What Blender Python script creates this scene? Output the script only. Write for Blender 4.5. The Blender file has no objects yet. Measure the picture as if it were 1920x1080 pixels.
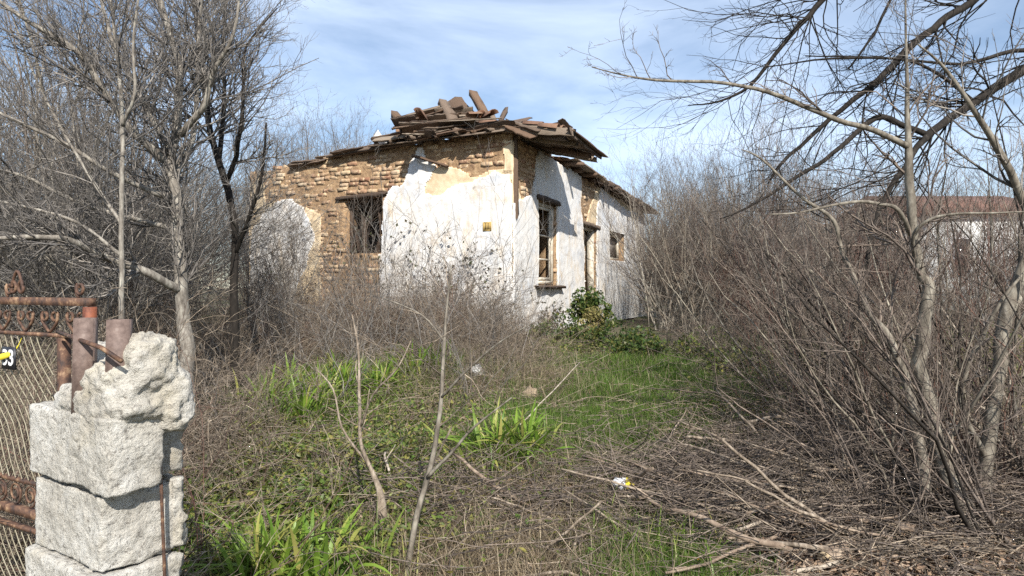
import bpy, math, random
import numpy as np
from mathutils import Vector, noise as mnoise

random.seed(7)
rng = np.random.default_rng(11)
scn = bpy.context.scene
col = scn.collection
R = math.radians

# ---------------------------------------------------------------- camera
EYE, F = 1.6, 1250.0
cam = bpy.data.cameras.new('camera')
cam.sensor_width = 36
cam.lens = 36 * F / 1920
cam.clip_start, cam.clip_end = 0.05, 3000
co = bpy.data.objects.new('camera', cam)
co.location = (0, 0, EYE)
co.rotation_euler = (R(90), 0, 0)
col.objects.link(co)
scn.camera = co

# ---------------------------------------------------------------- sky and sun
SUN_EL, SUN_AZ = 38.0, 14.0            # azimuth measured from straight behind the camera, towards +X
w = bpy.data.worlds.new('World')
scn.world = w
w.use_nodes = True
nt = w.node_tree
nt.nodes.clear()
wo = nt.nodes.new('ShaderNodeOutputWorld')
bg = nt.nodes.new('ShaderNodeBackground')
sky = nt.nodes.new('ShaderNodeTexSky')
sky.sky_type = 'NISHITA'
sky.sun_disc = False
sky.sun_elevation = R(SUN_EL)
sky.sun_rotation = R(180 - SUN_AZ)
sky.altitude = 100
sky.air_density, sky.dust_density, sky.ozone_density = 1.0, 0.35, 2.2
tc = nt.nodes.new('ShaderNodeTexCoord')
mp = nt.nodes.new('ShaderNodeMapping')
mp.inputs['Rotation'].default_value = (0, R(-14), R(12))
mp.inputs['Scale'].default_value = (1.1, 1.3, 4.2)
nz = nt.nodes.new('ShaderNodeTexNoise')
nz.inputs['Scale'].default_value = 1.7
nz.inputs['Detail'].default_value = 7
nz.inputs['Roughness'].default_value = 0.55
nz.inputs['Distortion'].default_value = 0.5
cr = nt.nodes.new('ShaderNodeValToRGB')
cr.color_ramp.elements[0].position = 0.33
cr.color_ramp.elements[0].color = (0, 0, 0, 1)
cr.color_ramp.elements[1].position = 0.78
cr.color_ramp.elements[1].color = (0.75, 0.75, 0.75, 1)
mx = nt.nodes.new('ShaderNodeMix')
mx.data_type = 'RGBA'
mx.inputs['B'].default_value = (8.6, 9.8, 11.6, 1)       # thin bright cloud
nt.links.new(tc.outputs['Generated'], mp.inputs['Vector'])
nt.links.new(mp.outputs['Vector'], nz.inputs['Vector'])
nt.links.new(nz.outputs['Fac'], cr.inputs['Fac'])
nt.links.new(cr.outputs['Color'], mx.inputs['Factor'])
nt.links.new(sky.outputs['Color'], mx.inputs['A'])
nt.links.new(mx.outputs['Result'], bg.inputs['Color'])
bg.inputs['Strength'].default_value = 0.098
nt.links.new(bg.outputs['Background'], wo.inputs['Surface'])

sl = bpy.data.lights.new('sun', 'SUN')
sl.energy = 5.0
sl.angle = R(0.5)
sl.color = (1.0, 0.95, 0.87)
so = bpy.data.objects.new('sun', sl)
sdir = Vector((math.sin(R(SUN_AZ)) * math.cos(R(SUN_EL)), -math.cos(R(SUN_AZ)) * math.cos(R(SUN_EL)), math.sin(R(SUN_EL))))
so.rotation_euler = sdir.to_track_quat('Z', 'Y').to_euler()
so.location = (4, -8, 12)
col.objects.link(so)

vs = scn.view_settings
vs.view_transform = 'Standard'
vs.look = 'None'
vs.exposure = 0.58
vs.gamma = 1.0
vs.use_curve_mapping = False
scn.cycles.use_denoising = False
scn.cycles.max_bounces = 6
scn.cycles.diffuse_bounces = 3

# ---------------------------------------------------------------- helpers
def make_mesh(name, V, faces, mat=None, smooth=False):
    """V (n,3); faces: list of (m,k) index arrays."""
    me = bpy.data.meshes.new(name)
    V = np.asarray(V, dtype=np.float32)
    faces = [np.asarray(f, dtype=np.int32) for f in faces if len(f)]
    loops = np.concatenate([f.ravel() for f in faces])
    counts = np.concatenate([np.full(len(f), f.shape[1], dtype=np.int32) for f in faces])
    starts = np.concatenate([[0], np.cumsum(counts)[:-1]]).astype(np.int32)
    me.vertices.add(len(V)); me.vertices.foreach_set('co', V.ravel())
    me.loops.add(len(loops)); me.loops.foreach_set('vertex_index', loops)
    me.polygons.add(len(counts))
    me.polygons.foreach_set('loop_start', starts)
    me.polygons.foreach_set('loop_total', counts)
    if smooth:
        me.polygons.foreach_set('use_smooth', np.ones(len(counts), dtype=bool))
    me.update(calc_edges=True)
    me.validate()
    if mat: me.materials.append(mat)
    return me

def obj(name, me, parent=None, **props):
    o = bpy.data.objects.new(name, me)
    col.objects.link(o)
    if parent: o.parent = parent
    for k, v in props.items():
        if v: o[k] = v
    return o

def thing(name, label, cat, loc=(0, 0, 0), rotz=0.0, group=None, me=None):
    o = obj(name, me, None, label=label, category=cat, group=group)
    o.location = loc
    o.rotation_euler = (0, 0, rotz)
    return o

def copy_tree(o, loc, rotz, scale=1.0, label=None, group=None):
    c = o.copy(); col.objects.link(c)
    c.location = loc; c.rotation_euler = (c.rotation_euler.x, c.rotation_euler.y, rotz)
    c.scale = (scale,) * 3 if np.isscalar(scale) else scale
    if label: c['label'] = label
    if group: c['group'] = group
    for ch in list(o.children):
        d = ch.copy(); col.objects.link(d); d.parent = c
        for g in list(ch.children):
            e = g.copy(); col.objects.link(e); e.parent = d
    return c

def smooth(a, b, x):
    t = np.clip((x - a) / (b - a), 0, 1)
    return t * t * (3 - 2 * t)

_perm = np.random.default_rng(3).random(65536)
def vnoise(x, y, z=0.0):
    x, y = np.asarray(x, float), np.asarray(y, float)
    z = np.zeros_like(x) + z
    xi, yi, zi = np.floor(x).astype(int), np.floor(y).astype(int), np.floor(z).astype(int)
    fx, fy, fz = x - xi, y - yi, z - zi
    fx, fy, fz = [t * t * (3 - 2 * t) for t in (fx, fy, fz)]
    def hsh(a, b, c): return _perm[((a * 7919) ^ (b * 104729) ^ (c * 15485)) & 65535]
    r = 0
    for dx in (0, 1):
        for dy in (0, 1):
            for dz in (0, 1):
                r = r + hsh(xi + dx, yi + dy, zi + dz) * (fx if dx else 1 - fx) * (fy if dy else 1 - fy) * (fz if dz else 1 - fz)
    return r * 2 - 1

def fbm(x, y, z=0.0, o=4):
    s, a, f = 0, 1, 1
    for i in range(o):
        s = s + a * vnoise(x * f + 17 * i, y * f + 5 * i, (np.asarray(z) * f)); a *= .5; f *= 2.03
    return s

def ground(x, y):
    x, y = np.asarray(x, float), np.asarray(y, float)
    h = 0.74 * smooth(1.5, 11.5, y) + 0.25 * smooth(18, 60, y)
    near = np.exp(-((y - 8) / 18) ** 2)
    h = h + near * (0.07 * vnoise(x * .8, y * .8) + 0.035 * vnoise(x * 2.1 + 9, y * 2.1)) + 0.5 * smooth(60, 300, y) * vnoise(x * .02, y * .02)
    h = h + 0.18 * smooth(2.5, 6, x) * smooth(2, 6, y) * smooth(16, 9, y)
    return h

def P(px, py, d):
    """world point seen at photo pixel (px,py), d metres in front of the camera"""
    return np.array([(px - 960) / F * d, d, EYE + (540 - py) / F * d])

def gpt(px, py):
    d = 5.0
    for _ in range(30):
        X = (px - 960) / F * d
        d = 0.5 * d + 0.5 * (EYE - float(ground(X, d))) * F / max(py - 540, 20)
    X = (px - 960) / F * d
    return np.array([X, d, float(ground(X, d))])

def gd(px, d):
    X = (px - 960) / F * d
    return np.array([X, d, float(ground(X, d))])

def norm(v): return v / np.maximum(np.linalg.norm(v, axis=-1, keepdims=True), 1e-9)

def tubes(Pts, Rad, sides=3, cap=False):
    """Pts (N,n,3), Rad (N,n) -> verts, faces list"""
    N, n, _ = Pts.shape
    T = norm(np.gradient(Pts, axis=1))
    mean = norm(Pts[:, -1] - Pts[:, 0])
    ref = np.eye(3)[np.argmin(np.abs(mean), axis=1)][:, None, :] * np.ones((1, n, 1))
    U = norm(np.cross(T, ref)); W = np.cross(T, U)
    ang = np.linspace(0, 2 * np.pi, sides, endpoint=False)
    ring = (np.cos(ang)[None, None, :, None] * U[:, :, None, :] + np.sin(ang)[None, None, :, None] * W[:, :, None, :])
    V = (Pts[:, :, None, :] + ring * Rad[:, :, None, None]).reshape(-1, 3)
    b = (np.arange(N) * n * sides)[:, None, None] + (np.arange(n - 1) * sides)[None, :, None]
    s = np.arange(sides)[None, None, :]; s2 = (s + 1) % sides
    q = np.stack([b + s, b + s2, b + sides + s2, b + sides + s], axis=-1).reshape(-1, 4)
    fs = [q]
    if cap:
        e0 = (np.arange(N) * n * sides)[:, None] + np.arange(sides)[::-1][None]
        e1 = (np.arange(N) * n * sides + (n - 1) * sides)[:, None] + np.arange(sides)[None]
        fs += [e0, e1]
    return V, fs

def join(parts):
    Vs, Fs, off = [], [], 0
    for V, fs in parts:
        Vs.append(V); Fs += [f + off for f in fs]; off += len(V)
    byk = {}
    for f in Fs: byk.setdefault(f.shape[1], []).append(f)
    return np.concatenate(Vs), [np.concatenate(v) for v in byk.values()]

def grow(r, P0, D0, L, R0, n, wander=.25, trop=(0, 0, .05), tip=.25):
    N = len(P0)
    Pts = np.zeros((N, n + 1, 3)); Pts[:, 0] = P0
    D = norm(D0); step = (L / n)[:, None]
    for i in range(n):
        D = norm(D + wander * r.normal(size=(N, 3)) + np.array(trop))
        Pts[:, i + 1] = Pts[:, i] + D * step
    t = np.linspace(0, 1, n + 1)[None]
    return Pts, R0[:, None] * (1 - t * (1 - tip))

def children(r, Pts, Rad, k, tmin, tmax, ang, lf, rf, rmin=.0012):
    """k children from each path: start points, dirs, lengths, radii"""
    N, n, _ = Pts.shape
    t = r.uniform(tmin, tmax, (N, k)) * (n - 1)
    i = np.clip(t.astype(int), 0, n - 2); f = (t - i)[..., None]
    idx = np.arange(N)[:, None]
    p = Pts[idx, i] * (1 - f) + Pts[idx, i + 1] * f
    d = norm(Pts[idx, i + 1] - Pts[idx, i])
    rad = Rad[idx, i] * rf
    L = np.linalg.norm(np.diff(Pts, axis=1), axis=2).sum(1)[:, None] * r.uniform(*lf, (N, k)) * (1.15 - .6 * t / (n - 1))
    v = norm(np.cross(d, r.normal(size=d.shape)))
    a = r.uniform(*ang, (N, k))[..., None]
    dd = d * np.cos(a) + v * np.sin(a)
    return p.reshape(-1, 3), dd.reshape(-1, 3), L.ravel(), np.maximum(rad.ravel(), rmin)

def limb(pts, sub=4):
    """hand-drawn limb: list of (px,py,d,rpx) -> smooth path, radii"""
    A = np.array([np.append(P(a, b, d), rp * d / F) for a, b, d, rp in pts])
    n = len(A); out = []
    for i in range(n - 1):
        p0, p1, p2, p3 = A[max(i - 1, 0)], A[i], A[i + 1], A[min(i + 2, n - 1)]
        for t in np.linspace(0, 1, sub, endpoint=False):
            out.append(.5 * ((2 * p1) + (-p0 + p2) * t + (2 * p0 - 5 * p1 + 4 * p2 - p3) * t * t + (-p0 + 3 * p1 - 3 * p2 + p3) * t ** 3))
    out.append(A[-1]); out = np.array(out)
    wob = np.stack([vnoise(out[:, 2] * 7 + k * 31, out[:, 0] * 7, out[:, 1] * 3) for k in range(3)], 1) * out[:, 3:4] * .55
    return (out[:, :3] + wob)[None], np.maximum(out[:, 3], .001)[None]

# ---------------------------------------------------------------- materials
def nodes(name):
    m = bpy.data.materials.new(name); m.use_nodes = True
    t = m.node_tree; b = t.nodes['Principled BSDF']
    return m, t, b

def ramp(t, cols, src, interp='LINEAR'):
    r = t.nodes.new('ShaderNodeValToRGB'); e = r.color_ramp
    e.interpolation = interp
    while len(e.elements) < len(cols): e.elements.new(.5)
    for i, c in enumerate(cols):
        p, c = c if isinstance(c[0], (int, float)) and len(c) == 2 else (i / max(len(cols) - 1, 1), c)
        e.elements[i].position = p; e.elements[i].color = (*c, 1)
    t.links.new(src, r.inputs['Fac'])
    return r.outputs['Color']

def noise(t, scale, detail=5, rough=.6, vec=None, dist=0, coord='Object', stretch=None):
    n = t.nodes.new('ShaderNodeTexNoise')
    n.inputs['Scale'].default_value = scale; n.inputs['Detail'].default_value = detail
    n.inputs['Roughness'].default_value = rough; n.inputs['Distortion'].default_value = dist
    c = t.nodes.new('ShaderNodeTexCoord'); s = c.outputs[coord]
    if stretch:
        m = t.nodes.new('ShaderNodeMapping'); m.inputs['Scale'].default_value = stretch
        t.links.new(s, m.inputs['Vector']); s = m.outputs['Vector']
    t.links.new(s, n.inputs['Vector'])
    return n.outputs['Fac']

def mix(t, a, b, fac, mode='MIX'):
    m = t.nodes.new('ShaderNodeMix'); m.data_type = 'RGBA'; m.blend_type = mode
    for k, v in (('A', a), ('B', b), ('Factor', fac)):
        s = m.inputs[k]
        if k == 'Factor' and isinstance(v, (int, float)): s.default_value = v
        elif isinstance(v, tuple): s.default_value = (*v, 1)
        else: t.links.new(v, s)
    return m.outputs['Result']

def bump(t, b, h, strength=.5, dist=.01):
    n = t.nodes.new('ShaderNodeBump'); n.inputs['Strength'].default_value = strength
    n.inputs['Distance'].default_value = dist
    t.links.new(h, n.inputs['Height']); t.links.new(n.outputs['Normal'], b.inputs['Normal'])

def island(t): return t.nodes.new('ShaderNodeNewGeometry').outputs['Random Per Island']
def orand(t): return t.nodes.new('ShaderNodeObjectInfo').outputs['Random']

def leafmat(name, cols, transl=.35, rough=.55, src='island'):
    m, t, b = nodes(name)
    c = ramp(t, cols, island(t) if src == 'island' else orand(t))
    c = mix(t, c, (.55, .5, .4), noise(t, 6, 3), 'SOFT_LIGHT') if transl < 0 else c
    t.links.new(c, b.inputs['Base Color']); b.inputs['Roughness'].default_value = rough
    b.inputs['Specular IOR Level'].default_value = .3
    if transl > 0:
        tr = t.nodes.new('ShaderNodeBsdfTranslucent'); t.links.new(c, tr.inputs['Color'])
        ms = t.nodes.new('ShaderNodeMixShader'); ms.inputs['Fac'].default_value = transl
        o = t.nodes['Material Output']
        t.links.new(b.outputs['BSDF'], ms.inputs[1]); t.links.new(tr.outputs['BSDF'], ms.inputs[2])
        t.links.new(ms.outputs['Shader'], o.inputs['Surface'])
    return m

def barkmat(name, cols, scale=30, src='noise', bs=.5):
    m, t, b = nodes(name)
    c = ramp(t, cols, noise(t, scale, 5, .65, stretch=(1, 1, .35)))
    c2 = ramp(t, [(.45, .44, .43), (1.0, .97, .94), (1.7, 1.62, 1.5)], island(t))
    c = mix(t, c, c2, 1.0, 'MULTIPLY')
    t.links.new(c, b.inputs['Base Color']); b.inputs['Roughness'].default_value = .85
    b.inputs['Specular IOR Level'].default_value = .2
    bump(t, b, noise(t, scale * 2, 5, .7), bs, .004)
    return m

M = {}
M['bark_grey'] = barkmat('grey_lichen_bark', [(.3, (.07, .062, .053)), (.5, (.19, .175, .155)), (.7, (.36, .35, .31))])
M['bark_dark'] = barkmat('dark_bark', [(.3, (.010, .009, .008)), (.6, (.026, .022, .019)), (.8, (.08, .074, .064))])
M['bark_pale'] = barkmat('pale_smooth_bark', [(.3, (.055, .048, .04)), (.5, (.15, .135, .112)), (.72, (.29, .275, .235))], 26)
M['bark_brown'] = barkmat('brown_twigs', [(.3, (.065, .051, .044)), (.7, (.215, .182, .158))])
M['bark_red'] = barkmat('reddish_twigs', [(.3, (.06, .032, .028)), (.7, (.17, .105, .085))])
M['twig_grey'] = barkmat('grey_twigs', [(.3, (.075, .069, .066)), (.7, (.24, .228, .216))])
M['stick'] = barkmat('dead_sticks', [(.3, (.075, .06, .047)), (.5, (.20, .165, .13)), (.75, (.42, .37, .31))])
M['dry_grass'] = leafmat('dry_grass', [(.25, .185, .115), (.36, .285, .185), (.16, .115, .075), (.45, .37, .25), (.12, .085, .06), (.24, .20, .12)], .25)
M['grass'] = leafmat('green_grass', [(.06, .14, .018), (.11, .20, .028), (.17, .25, .045), (.04, .10, .015), (.25, .28, .08)], .35)
M['strap'] = leafmat('strap_leaves', [(.13, .23, .028), (.21, .31, .045), (.08, .16, .02), (.30, .36, .08), (.36, .33, .10)], .35, .4, 'object')
M['strap_grass'] = leafmat('long_grass', [(.10, .19, .025), (.17, .26, .04), (.07, .14, .02), (.24, .30, .07), (.33, .31, .10)], .35, .4)
M['ivy'] = leafmat('ground_leaves', [(.06, .11, .02), (.11, .17, .03), (.19, .22, .05), (.04, .075, .025), (.30, .27, .07), (.14, .15, .05)], .3, .45)
M['evergreen'] = leafmat('evergreen_leaves', [(.03, .06, .015), (.05, .09, .02), (.10, .13, .03), (.16, .15, .04)], .25, .45)
M['vine_leaf'] = leafmat('dark_vine_leaves', [(.03, .03, .018), (.06, .05, .03), (.05, .07, .02)], .15, .6)
M['litter'] = leafmat('fallen_leaves', [(.24, .155, .10), (.34, .24, .16), (.16, .10, .07), (.44, .34, .25), (.11, .075, .06)], .1, .8)

def plastermat():
    m, t, b = nodes('old_limewash_plaster')
    n1 = noise(t, 1.6, 6, .65); n2 = noise(t, 5, 6, .7, dist=.6, stretch=(1, 1, .35)); n3 = noise(t, 38, 4)
    c = mix(t, (.66, .645, .62), (.47, .51, .57), ramp(t, [(.5, (0, 0, 0)), (.72, (.8,) * 3)], n1))
    c = mix(t, c, (.58, .45, .29), ramp(t, [(.52, (0, 0, 0)), (.7, (.75,) * 3)], n2))
    n4 = noise(t, 2.3, 7, .75, dist=1.0)
    c = mix(t, c, (.40, .34, .28), ramp(t, [(.57, (0, 0, 0)), (.66, (.7,) * 3)], n4))
    n5 = noise(t, 4.2, 7, .75, stretch=(1, 1, .09))
    c = mix(t, c, (.40, .36, .31), ramp(t, [(.56, (0, 0, 0)), (.72, (.6,) * 3)], n5))
    vo = t.nodes.new('ShaderNodeTexVoronoi'); vo.feature = 'DISTANCE_TO_EDGE'; vo.inputs['Scale'].default_value = .8
    tcx = t.nodes.new('ShaderNodeTexCoord'); va_ = t.nodes.new('ShaderNodeVectorMath'); va_.operation = 'ADD'
    nn = t.nodes.new('ShaderNodeTexNoise'); nn.inputs['Scale'].default_value = 2.2; nn.inputs['Detail'].default_value = 7
    t.links.new(tcx.outputs['Object'], nn.inputs['Vector']); t.links.new(tcx.outputs['Object'], va_.inputs[0]); t.links.new(nn.outputs['Color'], va_.inputs[1])
    t.links.new(va_.outputs['Vector'], vo.inputs['Vector'])
    ck = ramp(t, [(0, (.75,) * 3), (.004, (.6,) * 3), (.010, (0, 0, 0))], vo.outputs['Distance'])
    ck = mix(t, ck, ramp(t, [(.50, (0, 0, 0)), (.60, (1, 1, 1))], noise(t, .9, 4, .6, dist=.5)), 1.0, 'MULTIPLY')
    ckv = t.nodes.new('ShaderNodeSeparateColor'); t.links.new(ck, ckv.inputs['Color'])
    c = mix(t, c, (.27, .23, .19), ckv.outputs['Red'])
    c = mix(t, c, (.50, .38, .26), ramp(t, [(.68, (0, 0, 0)), (.73, (.9,) * 3)], n3))
    t.links.new(c, b.inputs['Base Color']); b.inputs['Roughness'].default_value = .9
    bump(t, b, noise(t, 30, 7, .7), .35, .012)
    return m
M['plaster'] = plastermat()
def simple(name, cols, scale, bs=.5, bd=.01, rough=.9, src=None, stretch=None, metal=0):
    m, t, b = nodes(name)
    c = ramp(t, cols, noise(t, scale, 6, .65, stretch=stretch))
    if src: c = mix(t, c, ramp(t, src, orand(t)), 1.0, 'MULTIPLY')
    t.links.new(c, b.inputs['Base Color']); b.inputs['Roughness'].default_value = rough
    b.inputs['Metallic'].default_value = metal
    bump(t, b, noise(t, scale * 2.2, 7, .72, stretch=stretch), bs, bd)
    return m
M['cream'] = simple('cream_base_plaster', [(.3, (.46, .33, .2)), (.5, (.62, .49, .32)), (.7, (.72, .61, .44))], 5, .5)
M['adobe'] = simple('adobe_mortar', [(.3, (.17, .10, .055)), (.55, (.36, .235, .13)), (.75, (.50, .36, .21))], 9, .9, .03)
M['brick'] = simple('weathered_brick', [(.3, (.62, .62, .62)), (.7, (1, 1, 1))], 22, .8, .012,
                    src=[(.34, .18, .105), (.58, .43, .27), (.42, .27, .16), (.66, .53, .37), (.30, .17, .10), (.55, .40, .24)])
def patchy():
    t = M['brick'].node_tree; b = t.nodes['Principled BSDF']; cur = b.inputs['Base Color'].links[0].from_socket
    g = t.nodes.new('ShaderNodeNewGeometry'); n = t.nodes.new('ShaderNodeTexNoise'); n.inputs['Scale'].default_value = 1.5; n.inputs['Detail'].default_value = 5
    t.links.new(g.outputs['Position'], n.inputs['Vector'])
    c = mix(t, cur, (.20, .085, .05), ramp(t, [(.5, (0, 0, 0)), (.66, (.7,) * 3)], n.outputs['Fac']))
    n2 = t.nodes.new('ShaderNodeTexNoise'); n2.inputs['Scale'].default_value = 14; n2.inputs['Detail'].default_value = 6
    t.links.new(g.outputs['Position'], n2.inputs['Vector'])
    c = mix(t, c, (.62, .47, .29), ramp(t, [(.5, (0, 0, 0)), (.64, (.8,) * 3)], n2.outputs['Fac']))
    t.links.new(c, b.inputs['Base Color'])
patchy()
M['wood'] = simple('weathered_wood', [(.3, (.55, .5, .45)), (.7, (1.1, 1.05, 1))], 9, .8, .01,
                   src=[(.16, .105, .072), (.26, .21, .165), (.085, .055, .04), (.32, .27, .215), (.13, .085, .058), (.19, .125, .082)], stretch=(.25, 4, 4))
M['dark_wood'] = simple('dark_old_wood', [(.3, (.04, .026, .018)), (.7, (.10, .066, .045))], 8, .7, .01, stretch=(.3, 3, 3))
M['frame_paint'] = simple('old_cream_paint', [(.35, (.42, .36, .27)), (.6, (.62, .57, .48))], 12, .4, .004, .7)
M['tile'] = simple('old_roof_tile', [(.3, (.7, .65, .6)), (.7, (1.1, 1.05, 1))], 14, .5, .008,
                   src=[(.22, .115, .07), (.17, .10, .07), (.28, .175, .115), (.13, .085, .062)])
M['rust'] = simple('rusty_iron', [(.36, (.035, .02, .016)), (.54, (.11, .055, .032)), (.70, (.34, .22, .13))], 34, .5, .003, .75)
M['rust_red'] = simple('red_rusty_iron', [(.35, (.09, .03, .018)), (.6, (.30, .09, .04))], 25, .4, .003, .7)
M['post'] = simple('brown_rust_post', [(.3, (.085, .055, .045)), (.6, (.17, .12, .10)), (.8, (.25, .2, .17))], 60, .4, .002, .7)
M['wire'] = simple('dull_wire', [(.3, (.17, .14, .09)), (.7, (.36, .33, .24))], 20, .2, .002, .6)
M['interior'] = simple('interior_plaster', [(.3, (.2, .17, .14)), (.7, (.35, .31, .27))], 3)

def concretemat():
    m, t, b = nodes('rough_concrete')
    n1 = noise(t, 4, 7, .7); n2 = noise(t, 70, 5, .75); n3 = noise(t, 2.4, 4)
    c = ramp(t, [(.3, (.33, .30, .25)), (.5, (.53, .50, .44)), (.68, (.70, .68, .63))], n1)
    c = mix(t, c, (.60, .50, .30), ramp(t, [(.52, (0, 0, 0)), (.70, (.6,) * 3)], n3))
    c = mix(t, c, (.20, .18, .155), ramp(t, [(.36, (.9,) * 3), (.47, (0, 0, 0))], n2))
    t.links.new(c, b.inputs['Base Color']); b.inputs['Roughness'].default_value = .95
    bump(t, b, noise(t, 38, 9, .7), 1.0, .02)
    return m
M['concrete'] = concretemat()

def groundmat():
    m, t, b = nodes('soil_and_litter')
    n1 = noise(t, .7, 6, .65); n2 = noise(t, 14, 8, .75); n3 = noise(t, 45, 5, .7)
    c = ramp(t, [(.3, (.055, .042, .03)), (.5, (.125, .092, .062)), (.68, (.24, .18, .125))], n2)
    g = ramp(t, [(.35, (.04, .06, .015)), (.65, (.11, .13, .04))], n3)
    c = mix(t, c, g, ramp(t, [(.42, (0, 0, 0)), (.58, (.8,) * 3)], n1))
    t.links.new(c, b.inputs['Base Color']); b.inputs['Roughness'].default_value = 1
    bump(t, b, noise(t, 25, 8, .75), 1, .04)
    return m
M['ground'] = groundmat()

def flat(name, c, rough=.6, **k):
    m, t, b = nodes(name)
    cc = ramp(t, [tuple(x * .8 for x in c), c], noise(t, 15, 4))
    t.links.new(cc, b.inputs['Base Color']); b.inputs['Roughness'].default_value = rough
    return m
M['black'] = flat('black_plate', (.02, .02, .025), .4)
M['white'] = flat('white_paint', (.8, .8, .8), .5)
M['yellow'] = flat('yellow_plastic', (.75, .62, .05), .4)
M['orange'] = flat('orange_wrapper', (.75, .32, .05), .5)
M['stone'] = simple('tan_stone', [(.3, (.20, .15, .10)), (.7, (.36, .28, .19))], 14, .8)
M['dirty_white'] = simple('dirty_plastic', [(.3, (.32, .31, .29)), (.6, (.62, .62, .61))], 18, .5)
M['wall_white'] = simple('distant_white_wall', [(.3, (.62, .62, .6)), (.7, (.8, .8, .78))], 1.5)
M['glass'] = flat('dark_window', (.03, .035, .04), .15)
M['roof_red'] = simple('distant_tile_roof', [(.3, (.12, .06, .045)), (.7, (.20, .11, .08))], 3)
M['roof_orange'] = simple('distant_orange_roof', [(.3, (.32, .13, .05)), (.7, (.48, .23, .1))], 3)
M['cut_wood'] = simple('cut_wood_end', [(.3, (.42, .31, .18)), (.7, (.62, .5, .33))], 10, .3)

# ---------------------------------------------------------------- ground
def axis(lo, hi, step, far, g=1.16):
    a = list(np.arange(lo, hi + 1e-6, step)); s = step
    while a[-1] < far: s *= g; a.append(a[-1] + s)
    s = step
    while a[0] > -far: s *= g; a.insert(0, a[0] - s)
    return np.array(a)
gx, gy = axis(-9, 9, .12, 900), axis(0.5, 14, .12, 900)
GX, GY = np.meshgrid(gx, gy, indexing='ij')
GZ = ground(GX, GY) + .018 * fbm(GX * 5, GY * 5) * (np.abs(GX) < 12) * (GY < 20)
idx = np.arange(GX.size).reshape(GX.shape)
q = np.stack([idx[:-1, :-1], idx[1:, :-1], idx[1:, 1:], idx[:-1, 1:]], -1).reshape(-1, 4)
obj('ground', make_mesh('ground', np.stack([GX, GY, GZ], -1).reshape(-1, 3), [q], M['ground'], True), None, kind='structure')

# ---------------------------------------------------------------- the house
AX, AY = .432, .902
C0 = np.array([0., 12.])
house = thing('ruined_house', 'roofless whitewashed brick cottage crumbling amid the bare thicket', 'house', (0, 12, 0), math.atan2(AY, AX))
def hl(px):                       # pixel column -> metres along the front gable wall (local y)
    r = (px - 960) / F
    return -12 * r / (AY + AX * r)
def hr(px):                       # pixel column -> metres along the entrance wall (local x)
    r = (px - 960) / F
    return 12 * r / (AX - AY * r)
def Lp(px, py): v = hl(px); return v, EYE + (540 - py) / F * (12 + AX * v)
def Rp(px, py): u = hr(px); return u, EYE + (540 - py) / F * (12 + AY * u)
LEN = {'L': 6.42, 'R': 9.25}
def fmap(face, a, z, off):
    return np.stack([-off, a, z], -1) if face == 'L' else np.stack([a, -off, z], -1)
def ztop(face, a):
    a = np.asarray(a, float)
    if face == 'L': return 4.40 - .022 * a - .10 * smooth(4.0, 5.4, a) + .05 * vnoise(a * 3.1, a * 0 + 3)
    return 4.36 - .052 * a + .03 * vnoise(a * 3, a * 0 + 8)
OPEN = {'L': [(2.86, 3.80, 2.30, 3.42)],
        'R': [(1.12, 2.12, 1.66, 3.32), (3.86, 4.68, .78, 3.06), (5.75, 7.1, 2.35, 3.05)]}
box_f = np.array([[0, 3, 2, 1], [4, 5, 6, 7], [0, 1, 5, 4], [1, 2, 6, 5], [2, 3, 7, 6], [3, 0, 4, 7]])
def boxv(x0, x1, y0, y1, z0, z1):
    return np.array([[x0, y0, z0], [x1, y0, z0], [x1, y1, z0], [x0, y1, z0], [x0, y0, z1], [x1, y0, z1], [x1, y1, z1], [x0, y1, z1]], float)
def wall_core(face, skip0=0.0):
    parts = []; th = .42
    cuts = sorted(set([skip0, LEN[face]] + [round(x, 3) for x in np.arange(skip0 + .11, LEN[face], .11)] + [c for o in OPEN[face] for c in o[:2]]))
    for a0, a1 in zip(cuts[:-1], cuts[1:]):
        m = (a0 + a1) / 2; top = float(ztop(face, m))
        segs = [(.2, top)]
        for o in OPEN[face]:
            if o[0] < m < o[1]: segs = [(.2, o[2]), (o[3], top)]
        for z0, z1 in segs:
            b = boxv(0, th, a0, a1, z0, z1) if face == 'L' else boxv(a0, a1, 0, th, z0, z1)
            parts.append((b, [box_f]))
    return make_mesh('wall', *join(parts), M['adobe'])
obj('wall', wall_core('L'), house)
obj('wall', wall_core('R', .42), house)
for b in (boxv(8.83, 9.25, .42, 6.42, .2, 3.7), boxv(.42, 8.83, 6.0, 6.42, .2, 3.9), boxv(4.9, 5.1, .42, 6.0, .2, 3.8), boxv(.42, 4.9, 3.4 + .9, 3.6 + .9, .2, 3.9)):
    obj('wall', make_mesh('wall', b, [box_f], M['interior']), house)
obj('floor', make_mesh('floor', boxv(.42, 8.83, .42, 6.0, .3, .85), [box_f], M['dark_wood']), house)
obj('light_blocking_deck', make_mesh('light_blocking_deck', boxv(.05, 4.9, .08, 4.4, 4.1, 4.16), [box_f], M['dark_wood']), house)  # unseen deck added over the front room to keep its interior dark
obj('light_blocking_deck', make_mesh('light_blocking_deck', boxv(5.1, 8.8, .08, 4.4, 3.78, 3.84), [box_f], M['dark_wood']), house)  # same added light blocker over the back rooms

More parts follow.
